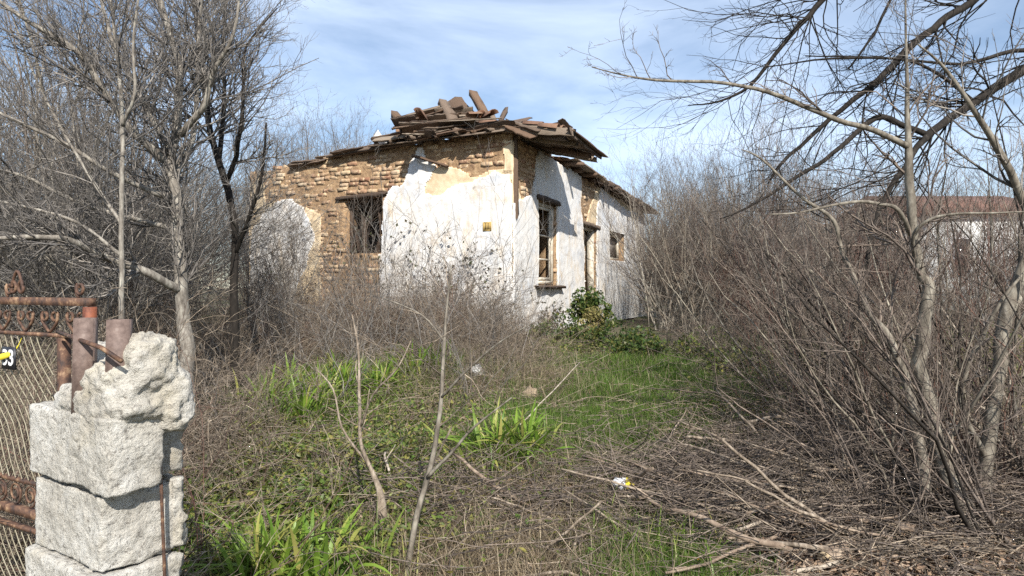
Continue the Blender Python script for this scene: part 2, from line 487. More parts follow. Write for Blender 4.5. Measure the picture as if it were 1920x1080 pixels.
def inpoly(x, y, poly):
    ins = np.zeros(x.shape, bool); n = len(poly)
    for i in range(n):
        (x0, y0), (x1, y1) = poly[i], poly[(i + 1) % n]
        c = ((y0 > y) != (y1 > y)) & (x < (x1 - x0) * (y - y0) / (y1 - y0 + 1e-12) + x0)
        ins ^= c
    return ins
def pmask(face, polys, a, z, rough=.07, seed=0):
    aa = a + rough * fbm(a * 2.6 + seed, z * 2.6, seed); zz = z + rough * fbm(a * 2.6 + 50 + seed, z * 2.6, seed)
    m = np.zeros(a.shape, bool)
    for p in polys: m |= inpoly(aa, zz, p)
    for o in OPEN[face]:
        m &= ~((a > o[0] - .03) & (a < o[1] + .03) & (z > o[2] - .02) & (z < o[3] + .03))
    m &= z < ztop(face, a) - .02
    return m
LP = lambda pts: [Lp(*p) for p in pts]
RP = lambda pts: [Rp(*p) for p in pts]
PLW = {'L': [LP([(961, 660), (961, 326), (925, 326), (885, 345), (845, 358), (806, 366), (802, 345), (812, 331), (815, 311), (794, 303), (791, 281), (777, 278), (769, 303), (756, 338), (735, 352), (724, 368), (720, 430), (716, 520), (700, 660)]),
             LP([(465, 660), (472, 430), (490, 402), (520, 384), (548, 377), (572, 390), (586, 415), (590, 450), (584, 490), (560, 530), (540, 660)])],
       'R': [RP([(958, 660), (958, 392), (974, 378), (998, 371), (1001, 330), (1006, 300), (1013, 289), (1030, 299), (1048, 304), (1058, 317), (1074, 309), (1085, 322), (1089, 420), (1092, 500), (1096, 660)]),
             RP([(1094, 660), (1096, 470), (1114, 424), (1119, 385), (1123, 352), (1140, 366), (1160, 384), (1200, 408), (1215, 418), (1215, 680)])]}
PLC = {'L': [LP([(961, 660), (961, 318), (925, 320), (880, 326), (850, 318), (826, 312), (800, 330), (790, 345), (770, 660)]),
             LP([(944, 330), (944, 262), (962, 258), (962, 330)]),
             LP([(465, 600), (472, 345), (492, 330), (500, 380), (545, 370), (600, 400), (605, 600)])],
       'R': [RP([(958, 660), (958, 262), (967, 262), (969, 345), (975, 372), (1000, 366), (1100, 660)]), RP([(1094, 660), (1096, 415), (1121, 345), (1215, 405), (1215, 680)])]}
def plaster(face, polys, off, mat, seed, z0=.75, step=.025, name='plaster', amp=.012, lo=.006):
    a = np.arange(-.012, LEN[face] + step, step); z = np.arange(z0, 4.45, step)
    A, Z = np.meshgrid(a, z, indexing='ij')
    m = pmask(face, polys, A[:-1, :-1] + step / 2, Z[:-1, :-1] + step / 2, seed=seed)
    O = off + amp * fbm(A * 1.4, Z * 1.4, seed) + .004 * vnoise(A * 14, Z * 14)
    O = np.maximum(O, lo)
    f = fmap(face, A, Z, O).reshape(-1, 3); bk = fmap(face, A, Z, O * 0 - .01).reshape(-1, 3)
    n = len(f); idx = np.arange(n).reshape(A.shape)
    i, j = np.nonzero(m)
    Q = np.stack([idx[i, j], idx[i + 1, j], idx[i + 1, j + 1], idx[i, j + 1]], -1)
    mp_ = np.pad(m, 1); fs = [Q]
    for di, dj, c0, c1 in ((-1, 0, (0, 0), (0, 1)), (1, 0, (1, 0), (1, 1)), (0, -1, (0, 0), (1, 0)), (0, 1, (0, 1), (1, 1))):
        e = m & ~mp_[1 + di:1 + di + m.shape[0], 1 + dj:1 + dj + m.shape[1]]
        ii, jj = np.nonzero(e)
        p0 = idx[ii + c0[0], jj + c0[1]]; p1 = idx[ii + c1[0], jj + c1[1]]
        fs.append(np.stack([p0, p1, p1 + n, p0 + n], -1))
    Fa = np.concatenate(fs); V = np.concatenate([f, bk])
    used, inv = np.unique(Fa, return_inverse=True)
    return obj(name, make_mesh(name, V[used], [inv.reshape(-1, 4)], mat), house)
for i, fc in enumerate('LR'):
    plaster(fc, [[(-1, 0), (20, 0), (20, 9), (-1, 9)]], .0, M['adobe'], 20 + i, name='mortar', amp=.010, lo=.002)
    for pl in PLC[fc]: plaster(fc, [pl], .026, M['cream'], 3 + i, name='undercoat')
    plaster(fc, PLW[fc], .050, M['plaster'], 0 if fc == 'L' else 11)

# bricks of the bare masonry
def brick_mesh(k):
    r = np.random.default_rng(100 + k)
    nx, ny, nz_ = 3, 1, 2
    v = []; f = []
    g = {}
    for ix in range(nx + 1):
        for iy in range(ny + 1):
            for iz in range(nz_ + 1):
                if 0 < ix < nx and 0 < iy < ny and 0 < iz < nz_: continue
                g[ix, iy, iz] = len(v)
                p = np.array([ix / nx - .5, iy / ny - .5, iz / nz_ - .5])
                e = (abs(p[0]) > .49) + (abs(p[1]) > .49) + (abs(p[2]) > .49)
                p = p * (1 - .05 * (e - 1)) + r.normal(size=3) * np.array([.04, .05, .055])
                v.append(p * np.array([.238, .12, .072]))
    def quad(a, b, c, d): f.append([g[a], g[b], g[c], g[d]])
    for ix in range(nx):
        for iz in range(nz_):
            quad((ix, 0, iz), (ix + 1, 0, iz), (ix + 1, 0, iz + 1), (ix, 0, iz + 1))
        quad((ix, 0, nz_), (ix + 1, 0, nz_), (ix + 1, 1, nz_), (ix, 1, nz_))
        quad((ix, 1, 0), (ix + 1, 1, 0), (ix + 1, 0, 0), (ix, 0, 0))
    for iz in range(nz_):
        quad((0, 1, iz), (0, 0, iz), (0, 0, iz + 1), (0, 1, iz + 1))
        quad((nx, 0, iz), (nx, 1, iz), (nx, 1, iz + 1), (nx, 0, iz + 1))
    return np.array(v), np.array(f)
BR = [brick_mesh(k) for k in range(8)]
BRM = [make_mesh('brick', v, [f], M['brick']) for v, f in BR]
cand = []
for fc in 'LR':
    z, c = 1.3, 0
    while z < 4.5:
        a = (-.02 if c % 2 else .1)
        while a < LEN[fc] - .2:
            L = random.choice([1, 1, 1, .55]) * random.uniform(.92, 1.05)
            ac, zc = a + .127 * L, z + random.uniform(-.006, .006)
            pa = np.array([ac - .1 * L, ac, ac + .1 * L]); pz = np.array([zc] * 3)
            cover = pmask(fc, PLW[fc], pa, pz, seed=0 if fc == 'L' else 11) | pmask(fc, PLC[fc], pa, pz, seed=3 if fc == 'L' else 4)
            inop = any(o[0] - .06 < ac < o[1] + .06 and o[2] - .02 < zc < o[3] + .04 for o in OPEN[fc])
            if not cover.all() and not inop and zc < float(ztop(fc, ac)) + .035 and random.random() > .07:
                d = 12 + (AX if fc == 'L' else AY) * ac
                cand.append((-(1 / d) * (AY if fc == 'L' else .55) + (.1 if zc < 2.1 else 0), fc, ac, zc, L))
            a += .255 * L
        z += .083; c += 1
cand.sort()
rest = []
for n, (s, fc, a, z, L) in enumerate(cand):
    out = random.uniform(-.024, .016) - (.02 if random.random() < .12 else 0)
    k = random.randrange(8)
    loc = (-out + .05, a, z) if fc == 'L' else (a, -out + .05, z)
    rz = (R(-90) if fc == 'L' else 0) + random.gauss(0, .03)
    if n < 300:
        o = obj('brick', BRM[k], house)
        o.location = loc; o.rotation_euler = (random.gauss(0, .03), random.gauss(0, .03), rz); o.scale = (L, 1, 1)
    else:
        v, f = BR[k]; cs, sn = math.cos(rz), math.sin(rz)
        v = v * [L, 1, 1]
        rest.append((np.stack([v[:, 0] * cs - v[:, 1] * sn + loc[0], v[:, 0] * sn + v[:, 1] * cs + loc[1], v[:, 2] + loc[2]], -1), [f]))
if rest:
    m2, t2, b2 = nodes('weathered_brick_far')
    c = ramp(t2, [(.30, .16, .1), (.52, .39, .25), (.38, .24, .15), (.58, .46, .32)], island(t2))
    t2.links.new(c, b2.inputs['Base Color']); b2.inputs['Roughness'].default_value = .95
    bump(t2, b2, noise(t2, 40, 6, .7), .6, .01)
    obj('brick_rubble', make_mesh('brick_rubble', *join(rest), m2), house, kind='stuff')

# boards, rafters, tiles of the collapsed roof
def plank_mesh(k, L=1.0):
    r = np.random.default_rng(300 + k); n = 6
    v = []
    for i in range(n + 1):
        x = i / n
        wv = 1 + .09 * r.normal(); bow = .10 * math.sin(x * 3 + k) * .6
        e = 1.0 if 0 < i < n else .95
        for (y, z) in ((-.5, -.5), (.5, -.5), (.5, .5), (-.5, .5)):
            xx = x + (r.uniform(-.05, .05) if i in (0, n) else 0)
            v.append((xx, y * wv * e + .06 * r.normal(), z * e + bow + .08 * r.normal()))
    v = np.array(v); f = []
    for i in range(n):
        for s in range(4):
            a = i * 4 + s; b = i * 4 + (s + 1) % 4
            f.append([a, b, b + 4, a + 4])
    f += [[3, 2, 1, 0], [n * 4, n * 4 + 1, n * 4 + 2, n * 4 + 3]]
    return make_mesh('plank', v, [np.array(f)], M['wood'])
PLM = [plank_mesh(k) for k in range(8)]
hinv = None
def to_house(p):
    p = np.asarray(p, float); d = p[:2] - C0
    return np.array([d[0] * AX + d[1] * AY, -d[0] * AY + d[1] * AX, p[2]])
def board(a, b, wd, th, name='plank', roll=0.0, mat=None):
    """board between two house-local points; wd across, th thick"""
    a, b = Vector(a), Vector(b); d = b - a
    o = obj(name, random.choice(PLM), house)
    o.location = a
    q = d.to_track_quat('X', 'Z')
    from mathutils import Quaternion
    o.rotation_mode = 'QUATERNION'
    o.rotation_quaternion = q @ Quaternion((1, 0, 0), roll)
    o.scale = (d.length, wd, th)
    if mat:
        o.data = o.data.copy(); o.data.materials[0] = mat
    return o
def wboard(p0, p1, wd, th, name='plank', roll=0.0):
    return board(to_house(P(*p0)), to_house(P(*p1)), wd, th, name, roll)
# sticking-up rafters and boards over the gable
wboard((739, 214, 13.4), (782, 250, 12.6), .17, .12, 'rafter')
wboard((829, 191, 13.3), (862, 248, 12.2), .17, .13, 'rafter')
wboard((846, 187, 13.5), (893, 234, 12.8), .26, .05, 'plank', .9)
wboard((886, 175, 13.0), (922, 234, 12.2), .12, .10, 'rafter')
wboard((918, 212, 12.9), (930, 232, 12.4), .09, .07, 'rafter')
wboard((950, 204, 12.9), (934, 236, 12.3), .07, .06, 'rafter')
wboard((756, 224, 13.6), (842, 199, 13.2), .20, .06)
wboard((770, 229, 13.4), (850, 206, 13.0), .24, .05)
wboard((768, 262, 12.8), (948, 238, 11.93), .12, .10, 'eave_beam')
wboard((620, 293, 13.7), (782, 264, 12.75), .14, .08, 'eave_beam')
wboard((655, 283, 13.75), (770, 258, 12.9), .12, .03)
wboard((785, 262, 12.5), (870, 244, 12.1), .16, .04)
wboard((808, 247, 12.5), (900, 228, 12.2), .12, .04)
wboard((880, 236, 12.2), (955, 228, 11.9), .1, .05)
wboard((772, 292, 12.7), (840, 312, 12.45), .0 + .07, .05, 'rafter')
# rafter ends poking out past the gable wall (they throw the slanting shadows)
for v in (.25, .62, 1.0, 1.45, 1.9, 2.4):
    board((1.0, v, 4.62 + random.uniform(-.05, .05)), (-random.uniform(.3, .55), v + random.uniform(-.08, .08), 4.40), .09, .08, 'rafter')
# roof slope boards above the gable, rising to a broken ridge
for i in range(46):
    v = random.uniform(.05, 3.0)
    ridge = 5.02 - .20 * abs(v - 1.7) - (.25 if v > 2.6 else 0) - (.18 if v < .8 else 0)
    x0 = random.uniform(-.28, .35); x1 = x0 + random.uniform(.5, 1.1)
    z0 = 4.43 + (x0 + .28) * .42 + random.uniform(-.03, .06)
    if random.random() < .55:      # boards running along the eave
        l = random.uniform(.5, 1.3)
        z = min(z0 + random.uniform(0, .12), ridge)
        board((x0, v - l / 2, z), (x0 + random.uniform(-.1, .1), min(v + l / 2, 3.1), z + random.uniform(-.12, .06)), random.uniform(.09, .2), random.uniform(.02, .04), 'plank', random.uniform(-.6, .6))
    else:
        board((x0, v, z0), (x1, v + random.uniform(-.25, .25), min(z0 + (x1 - x0) * .45, ridge)), random.uniform(.08, .17), random.uniform(.02, .05), 'plank', random.uniform(-.5, .5))
for i in range(34):
    t = random.random(); px = 752 + 190 * t
    top = 214 - 14 * math.exp(-((px - 850) / 45) ** 2) + (12 if px > 890 else 0)
    py = random.uniform(top + 9, 252); d = 12.3 + (252 - py) / 50 * 1.0 - t * .3
    sl = random.uniform(-.25, .05); l = random.uniform(26, 70)
    wboard((px - l / 2, py - sl * l / 2, d + .06), (px + l / 2, py + sl * l / 2, d - .06), random.uniform(.10, .22), random.uniform(.02, .05), 'plank', random.uniform(-.9, .3))
# solid sheathing of that slope, under the loose boards
for k in range(9):
    x = -.22 + k * .14
    z = 4.40 + (x + .28) * .43
    board((x, .05, z - .03), (x + .02, 3.0 - .1 * k, z - .03 - .02 * k), .15, .025, 'plank', -.4)
# loose stuff further along the gable top
for i in range(22):
    v = random.uniform(2.9, 5.0); l = random.uniform(.3, .9)
    z = float(ztop('L', v)) + random.uniform(.02, .11) * (1 if v < 4.4 else .4)
    x = random.uniform(-.12, .3)
    board((x, v - l / 2, z), (x + random.uniform(-.1, .1), v + l / 2, z - random.uniform(0, .06)), random.uniform(.07, .15), random.uniform(.02, .05), 'plank', random.uniform(-.5, .5))
o = wboard((705, 250, 13.4), (722, 272, 13.1), .15, .03, 'plank', 1.2); o.data = o.data.copy(); o.data.materials[0] = M['plaster']
# entrance-side eave: boarded overhang that sags outwards
def zslab(u, s): return 4.50 - .15 * s - .065 * u + .03 * math.sin(u * 4)
for k in range(13):
    s = -.35 + k * .125
    u0 = -.12 + random.uniform(-.08, .08) + (.10 * max(s, 0)); u1 = 1.85 - .1 * s + random.uniform(-.2, .15)
    board((u0, -s, zslab(u0, s) - .03), (u1, -s + random.uniform(-.04, .04), zslab(u1, s) - .05), .14, .035, 'plank', .16)
for u in (.05, .6, 1.2, 1.75):
    board((u, .4, 4.50), (u + random.uniform(-.06, .06), -1.0 - random.uniform(0, .16), zslab(u, 1.15) - .1), .09, .10, 'rafter')
board((-.16, .1, 4.47), (-.05, -1.18, 4.28), .16, .05, 'fascia_board', 1.3)
board((-.1, -1.16, 4.27), (1.8, -1.08, 4.20), .14, .04, 'fascia_board', 1.4)
wboard((952, 236, 11.85), (1002, 258, 11.6), .2, .05, 'plank', .5)
wboard((958, 228, 11.9), (1010, 246, 11.6), .15, .06, 'plank', .2)
# curved tiles left on that eave
def tile_mesh(k):
    r = np.random.default_rng(500 + k)
    v = []; n = 5
    for th in (0, .014):
        for x in (0, 1):
            for i in range(n + 1):
                a = math.pi * (i / n) ; rr = (.085 + .015 * (1 - x)) - th
                v.append((x * .36, -math.cos(a) * rr, math.sin(a) * rr * .75 + .004 * r.normal()))
    v = np.array(v); f = []
    for i in range(n):
        f += [[i, n + 1 + i, n + 2 + i, i + 1], [2 * n + 2 + i, 2 * n + 3 + i, 3 * n + 4 + i, 3 * n + 3 + i],
              [i, i + 1, 2 * n + 3 + i, 2 * n + 2 + i], [n + 1 + i, 3 * n + 3 + i, 3 * n + 4 + i, n + 2 + i]]
    return make_mesh('roof_tile', v, [np.array(f)], M['tile'])
TLM = [tile_mesh(k) for k in range(3)]
def tile(p, slope, rz, roll=0):
    o = obj('roof_tile', random.choice(TLM), house)
    o.location = p; o.rotation_euler = (roll, slope, rz)
for i in range(10):
    for j in range(5):
        u = -.05 + i * .2 + random.uniform(-.03, .03); s = 1.05 - j * .3 + random.uniform(-.05, .05)
        if random.random() < .14: continue
        tile((u, -s + .1, zslab(u, s) + .02 + random.uniform(0, .035)), -.16 + random.gauss(0, .05), R(90) + random.gauss(0, .09), random.gauss(0, .1))
for i in range(16):
    u = random.uniform(-.1, 1.6); s0 = random.uniform(-.3, 1.0); l = random.uniform(.3, .8); a = random.uniform(-.6, .6) + (1.57 if i % 2 else 0)
    z = zslab(u, s0) + random.uniform(.06, .16)
    board((u, -s0, z), (u + math.cos(a) * l, -s0 + math.sin(a) * l, z - random.uniform(0, .08)), random.uniform(.07, .16), random.uniform(.02, .045), 'plank', random.uniform(-.5, .5))
# low roof edge over the back rooms
for k in range(6):
    s = .30 - k * .16
    for u0, u1 in ((2.3, 4.9), (4.8, 7.2), (7.0, 9.4)):
        z0, z1 = [4.36 - .052 * u + .06 + .10 * (.3 - s) for u in (u0, u1)]
        board((u0 + random.uniform(-.1, .1), -s, z0), (u1 + random.uniform(-.15, .1), -s + random.uniform(-.04, .04), z1 - random.uniform(0, .05)), .17, .04, 'plank', .1)
for u in np.arange(2.5, 9.3, .55):
    board((u, .3, 4.40 - .052 * u), (u + random.uniform(-.05, .05), -random.uniform(.25, .5), 4.34 - .052 * u), .08, .08, 'rafter')
for i in range(36):
    u = 2.6 + i * .19; 
    for j in range(2):
        s = .28 - j * .3
        if random.random() < (.45 if u < 5.5 else .08): continue
        tile((u, -s + .08, 4.47 - .052 * u + .10 * (.3 - s) + random.uniform(0, .04)), -.12 + random.gauss(0, .07), R(90) + random.gauss(0, .12), random.gauss(0, .15))

for i in range(7):
    v = random.uniform(.3, 3.2)
    tile((random.uniform(-.1, .7), v, (4.62 if v < 2.8 else 4.44) + random.uniform(0, .2)), random.uniform(-.7, .3), random.uniform(0, 6.28), random.uniform(-.6, .6))
# entrance-side window with empty casement
def hbox(name, x0, x1, y0, y1, z0, z1, mat, parent=house):
    return obj(name, make_mesh(name, boxv(x0, x1, y0, y1, z0, z1), [box_f], mat), parent)
def frame(name, x0, x1, z0, z1, y0, y1, t, mat, parent):
    ps = [(boxv(x0, x0 + t, y0, y1, z0, z1), [box_f]), (boxv(x1 - t, x1, y0, y1, z0, z1), [box_f]),
          (boxv(x0 + t, x1 - t, y0, y1, z1 - t, z1), [box_f]), (boxv(x0 + t, x1 - t, y0, y1, z0, z0 + t), [box_f])]
    return obj(name, make_mesh(name, *join(ps), mat), parent)
win = frame('window', 1.125, 2.115, 1.68, 3.31, .05, .17, .065, M['frame_paint'], house)
win['label'] = 'tall window without glass beside the corner'
frame('casement', 1.20, 2.04, 1.76, 3.24, .08, .12, .055, M['frame_paint'], win)
for z in (2.18, 2.66): hbox('muntin', 1.255, 1.985, .085, .115, z - .016, z + .016, M['frame_paint'], win)
board((1.0, -.03, 3.36), (2.25, -.03, 3.36), .10, .09, 'lintel', 0, M['dark_wood'])
board((.95, -.06, 1.62), (2.3, -.06, 1.62), .2, .06, 'window_sill', 0, M['dark_wood'])
door = frame('doorway', 3.862, 4.678, .8, 3.055, .02, .18, .08, M['frame_paint'], house)
board((3.7, -.03, 3.09), (4.85, -.03, 3.08), .1, .09, 'lintel', 0)
hbox('door_leaf', 3.95, 4.60, .30, .34, .86, 2.2, M['wood'], door)
w2 = frame('window', 5.755, 7.095, 2.355, 3.045, .12, .2, .06, M['frame_paint'], house)
hbox('boarding', 5.82, 7.03, .2, .22, 2.42, 2.98, M['interior'], w2)
# gable window: dark hole with remains of boarding
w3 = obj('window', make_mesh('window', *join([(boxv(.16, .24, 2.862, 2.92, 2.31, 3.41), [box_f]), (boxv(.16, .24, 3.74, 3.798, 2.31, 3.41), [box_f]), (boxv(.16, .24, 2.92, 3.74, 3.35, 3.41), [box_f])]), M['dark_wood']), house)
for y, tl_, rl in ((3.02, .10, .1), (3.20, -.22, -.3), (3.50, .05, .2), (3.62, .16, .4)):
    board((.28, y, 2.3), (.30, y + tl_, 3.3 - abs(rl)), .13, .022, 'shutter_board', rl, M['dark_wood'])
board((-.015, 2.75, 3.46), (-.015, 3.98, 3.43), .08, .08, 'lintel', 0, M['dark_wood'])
# clay vent in the gable plaster
va, vz = Lp(916, 425)
vp = [(boxv(-.062, -.03, va - .085, va - .065, vz - .08, vz + .08), [box_f]), (boxv(-.062, -.03, va + .065, va + .085, vz - .08, vz + .08), [box_f]),
      (boxv(-.062, -.03, va - .065, va + .065, vz + .06, vz + .08), [box_f]), (boxv(-.062, -.03, va - .065, va + .065, vz - .08, vz - .06), [box_f])]
mvent = flat('ochre_clay', (.52, .36, .12), .8)
vent = obj('vent', make_mesh('vent', *join(vp), mvent), house)
obj('vent_back', make_mesh('vent_back', boxv(-.056, -.03, va - .065, va + .065, vz - .06, vz + .06), [box_f], M['dark_wood']), vent)
for k in range(4):
    yy = va - .05 + k * .033
    obj('slat', make_mesh('slat', boxv(-.066, -.056, yy - .009, yy + .009, vz - .06, vz + .06), [box_f], mvent), vent)
# corner timber post showing through the plaster
board((.06, -.012, 2.9), (.06, -.012, 4.42), .14, .07, 'corner_post', 0)

# ---------------------------------------------------------------- gate pillar
KX, KY = -1.03, 1.70
pil_rz = math.atan2(.838, .546)               # local +X runs along the side face, +Y along the front face
pillar = thing('gate_pillar', 'crumbling concrete block gate pillar with two brown steel posts on top', 'pillar', (KX, KY, 0), pil_rz)
def rough_block(name, x0, x1, y0, y1, z0, z1, seed, amp=.012, res=.0085, rnd=.005, taper=0.0):
    """closed block with rounded, chipped faces"""
    V, Fc = [], []
    c = np.array([(x0 + x1) / 2, (y0 + y1) / 2, (z0 + z1) / 2]); h = np.array([x1 - x0, y1 - y0, z1 - z0]) / 2
    off = 0
    for ax in range(3):
        o1, o2 = [i for i in range(3) if i != ax]
        n1, n2 = max(2, int(2 * h[o1] / res)), max(2, int(2 * h[o2] / res))
        for sg in (-1, 1):
            A, B = np.meshgrid(np.linspace(-1, 1, n1 + 1), np.linspace(-1, 1, n2 + 1), indexing='ij')
            p = np.zeros(A.shape + (3,)); p[..., ax] = sg * h[ax]; p[..., o1] = A * h[o1]; p[..., o2] = B * h[o2]
            V.append(p.reshape(-1, 3))
            id_ = np.arange(A.size).reshape(A.shape) + off; off += A.size
            q = np.stack([id_[:-1, :-1], id_[1:, :-1], id_[1:, 1:], id_[:-1, 1:]], -1).reshape(-1, 4)
            flip = (sg > 0) == (ax == 1)
            Fc.append(q[:, ::-1] if flip else q)
    V = np.concatenate(V)
    k, inv = np.unique(np.round(V, 5), axis=0, return_inverse=True)
    inv = inv.ravel(); Fc = [inv[f] for f in Fc]; V = k.copy()
    inner = np.clip(V, -(h - rnd), h - rnd); d = V - inner
    L = np.linalg.norm(d, axis=1, keepdims=True)
    N = np.where(L > 1e-6, d / np.maximum(L, 1e-6), 0)
    edge = (np.abs(V) > h - rnd * 1.2).sum(1)
    V = inner + N * rnd
    Wd = V + c + seed * 3.7
    n = fbm(Wd[:, 0] * 16, Wd[:, 1] * 16, Wd[:, 2] * 16, 4)
    n2 = vnoise(Wd[:, 0] * 70, Wd[:, 1] * 70, Wd[:, 2] * 70)
    chip = np.maximum(0, fbm(Wd[:, 0] * 9 + 4, Wd[:, 1] * 9, Wd[:, 2] * 9, 2) - .2) * (edge >= 2) * .03
    n3 = vnoise(Wd[:, 0] * 130, Wd[:, 1] * 130, Wd[:, 2] * 130)
    side = (N[:, 0] > .5)                       # the broken face is rougher than the moulded one
    V = V + N * (amp * (n - .25) * np.where(side, 1.5, .55) + .003 * n2 * np.where(side, 1.6, .7) + .0022 * n3 * np.where(side, 1.5, .7) - chip)[:, None] + c
    return obj(name, make_mesh(name, V, Fc, M['concrete'], True), pillar)
rough_block('concrete_block', 0, .150, 0, .462, 1.060, 1.262, 1, .009)
rough_block('concrete_block', .008, .215, .055, .44, .852, 1.052, 2, .012)
rough_block('concrete_block', -.012, .22, .03, .46, .645, .846, 3, .010)
rough_block('concrete_block', 0, .22, .04, .45, .44, .64, 4, .012)
rough_block('concrete_block', .01, .22, .03, .46, .20, .435, 5, .012)
rough_block('concrete_block', 0, .23, .02, .47, -.15, .195, 6, .012)
rough_block('mortar_chunk', .158, .230, .06, .42, 1.075, 1.225, 7, .022, .009, .012)
rough_block('mortar_chunk', .195, .240, .04, .42, .86, 1.060, 8, .025, .009, .012)
rough_block('mortar_chunk', .205, .238, .05, .40, .655, .845, 9, .02, .009, .012)
# lumpy broken mortar on the top: several lumps fused together
def lumps(name, L, seed, voxel=.0085):
    parts = []
    for (x, y, z, rx, ry, rz_) in L:
        th = np.linspace(0, np.pi, 13); ph = np.linspace(0, 2 * np.pi, 25)[:-1]
        T, H = np.meshgrid(th, ph, indexing='ij')
        sx = lambda a, e=.62: np.sign(a) * np.abs(a) ** e
        v = np.stack([x + rx * sx(np.sin(T)) * sx(np.cos(H)), y + ry * sx(np.sin(T)) * sx(np.sin(H)), z + rz_ * sx(np.cos(T))], -1).reshape(-1, 3)
        i = np.arange(12 * 24).reshape(12, 24); j = np.roll(i, -1, 1)
        parts.append((v, [np.stack([i, i + 24, j + 24, j], -1).reshape(-1, 4)]))
    o = obj(name, make_mesh(name, *join(parts), M['concrete'], True), pillar)
    r = o.modifiers.new('remesh', 'REMESH'); r.mode = 'VOXEL'; r.voxel_size = voxel; r.use_smooth_shade = True
    for k, (sc_, st) in enumerate(((.05, .024), (.030, -.016), (.010, .012))):
        tx = bpy.data.textures.new('roughness_%d' % k, 'VORONOI' if k == 1 else 'CLOUDS'); tx.noise_scale = sc_
        if k != 1: tx.noise_depth = 3
        d = o.modifiers.new('rough', 'DISPLACE'); d.texture = tx; d.strength = st; d.mid_level = .5; d.texture_coords = 'LOCAL'
    return o
lumps('mortar_cap', [(.095, .085, 1.330, .090, .105, .075), (.115, .035, 1.395, .070, .072, .078), (.15, .10, 1.34, .075, .09, .09),
                     (.175, .045, 1.29, .05, .08, .09), (.085, .24, 1.285, .085, .12, .045), (.15, .36, 1.345, .060, .060, .095),
                     (.13, .225, 1.325, .06, .075, .075), (.10, .17, 1.33, .06, .06, .07), (.085, .17, 1.282, .085, .20, .045)], 1)
# two steel channel posts bedded in the mortar
def channel(px0, px1, pytop, d, zb):
    a = P(px0, pytop, d); b = P(px1, pytop, d)
    wdt = np.linalg.norm(b - a); zt = a[2]; dz = zt - zb; dep = .055; t = .004
    ps = [boxv(0, wdt, 0, t, 0, dz), boxv(0, t, t, dep, 0, dz), boxv(wdt - t, wdt, t, dep, 0, dz), boxv(t, wdt - t, dep - t, dep, 0, dz)]
    o = obj('steel_post', make_mesh('steel_post', *join([(p, [box_f]) for p in ps]), M['post']), pillar)
    cs, sn = math.cos(-pil_rz), math.sin(-pil_rz)
    dx, dy = a[0] - KX, a[1] - KY
    o.location = (dx * cs - dy * sn, dx * sn + dy * cs, zb)
    o.rotation_euler = (0, R(1.2), -pil_rz + R(20))
channel(133, 166, 597, 1.80, 1.26)
channel(195, 233, 600, 1.735, 1.28)
def W2(parent_loc, rz, p):
    c, s = math.cos(-rz), math.sin(-rz); d = np.asarray(p) - np.array(parent_loc)
    return np.stack([d[..., 0] * c - d[..., 1] * s, d[..., 0] * s + d[..., 1] * c, d[..., 2]], -1)
def rod(name, pts, parent, mat, sides=6):
    """pts: world points with radius"""
    A = np.array(pts, float)
    v, f = tubes(W2(tuple(parent.location), parent.rotation_euler.z, A[None, :, :3]), A[None, :, 3], sides, True)
    return obj(name, make_mesh(name, v, f, mat), parent)
rod('iron_rod', [(*(P(298, 815, 1.83)), .005), (*(P(303, 930, 1.83)), .005), (*(P(308, 1060, 1.84)), .005), (*(P(312, 1200, 1.85)), .005)], pillar, M['rust'])

# ---------------------------------------------------------------- rusty gate
GO = np.array([-1.135, 1.80, 0.0]); GD = np.array([-.886, .463, 0.0])
GS = 1.15
gate = thing('wrought_iron_gate', 'rusty wrought iron gate with scrolls and wire netting beside the concrete pillar', 'gate', (GO[0] * GS, GO[1] * GS, EYE * (1 - GS)), math.atan2(GD[1], GD[0]))
gate.scale = (GS, GS, GS)
def gbar(name, x0, x1, z0, z1, t=.012, mat='rust'):
    return obj(name, make_mesh(name, boxv(x0, x1, -t, t, z0, z1), [box_f], M[mat]), gate)
gbar('top_rail', 0, 1.15, 1.551, 1.573)
gbar('stile', -.003, .019, 1.468, 1.549, .013, 'rust_red')
gbar('rail', .02, 1.15, 1.462, 1.472, .008)
gbar('rail', .10, 1.15, 1.030, 1.042, .008)
gbar('rail', .10, 1.15, .935, .958, .011)
gbar('rail', .10, 1.15, .893, .903, .008)
gbar('rail', 0, 1.15, .22, .245, .011)
gbar('stile', .118, .140, .22, 1.46, .013)
gbar('stile', .145, .152, .905, .933, .006)
gbar('stile', 1.13, 1.15, .22, 1.55, .013)
def curl(cx, cz, r0, r1, a0, turns, n=26, sgn=1):
    t = np.linspace(0, 1, n); a = a0 + sgn * turns * 2 * np.pi * t; r = r0 + (r1 - r0) * t
    return np.stack([cx + r * np.cos(a), np.zeros(n), cz + r * np.sin(a)], -1)
def scroll(name, path, rad=.0042):
    v, f = tubes(path[None], np.full((1, len(path)), rad), 5, True)
    return obj(name, make_mesh(name, v, f, M['rust']), gate)
for cx in (.075, .20, .325, .45, .575):        # scrolls between the two upper rails
    for s in (-1, 1):
        p = np.concatenate([curl(cx + s * .023, 1.522, .008, .019, math.pi / 2, .85, 16, s), np.stack([np.linspace(cx + s * .040, cx, 8), np.zeros(8), 1.512 - .038 * np.linspace(0, 1, 8) ** .7], -1)])
        scroll('scroll', p)
for cx in (.04, .40):                          # curls standing on the top rail
    scroll('scroll', np.concatenate([curl(cx + .012, 1.600, .006, .022, 0, 1.1, 22, 1), np.array([[cx + .03, 0, 1.585], [cx + .02, 0, 1.574]])]))
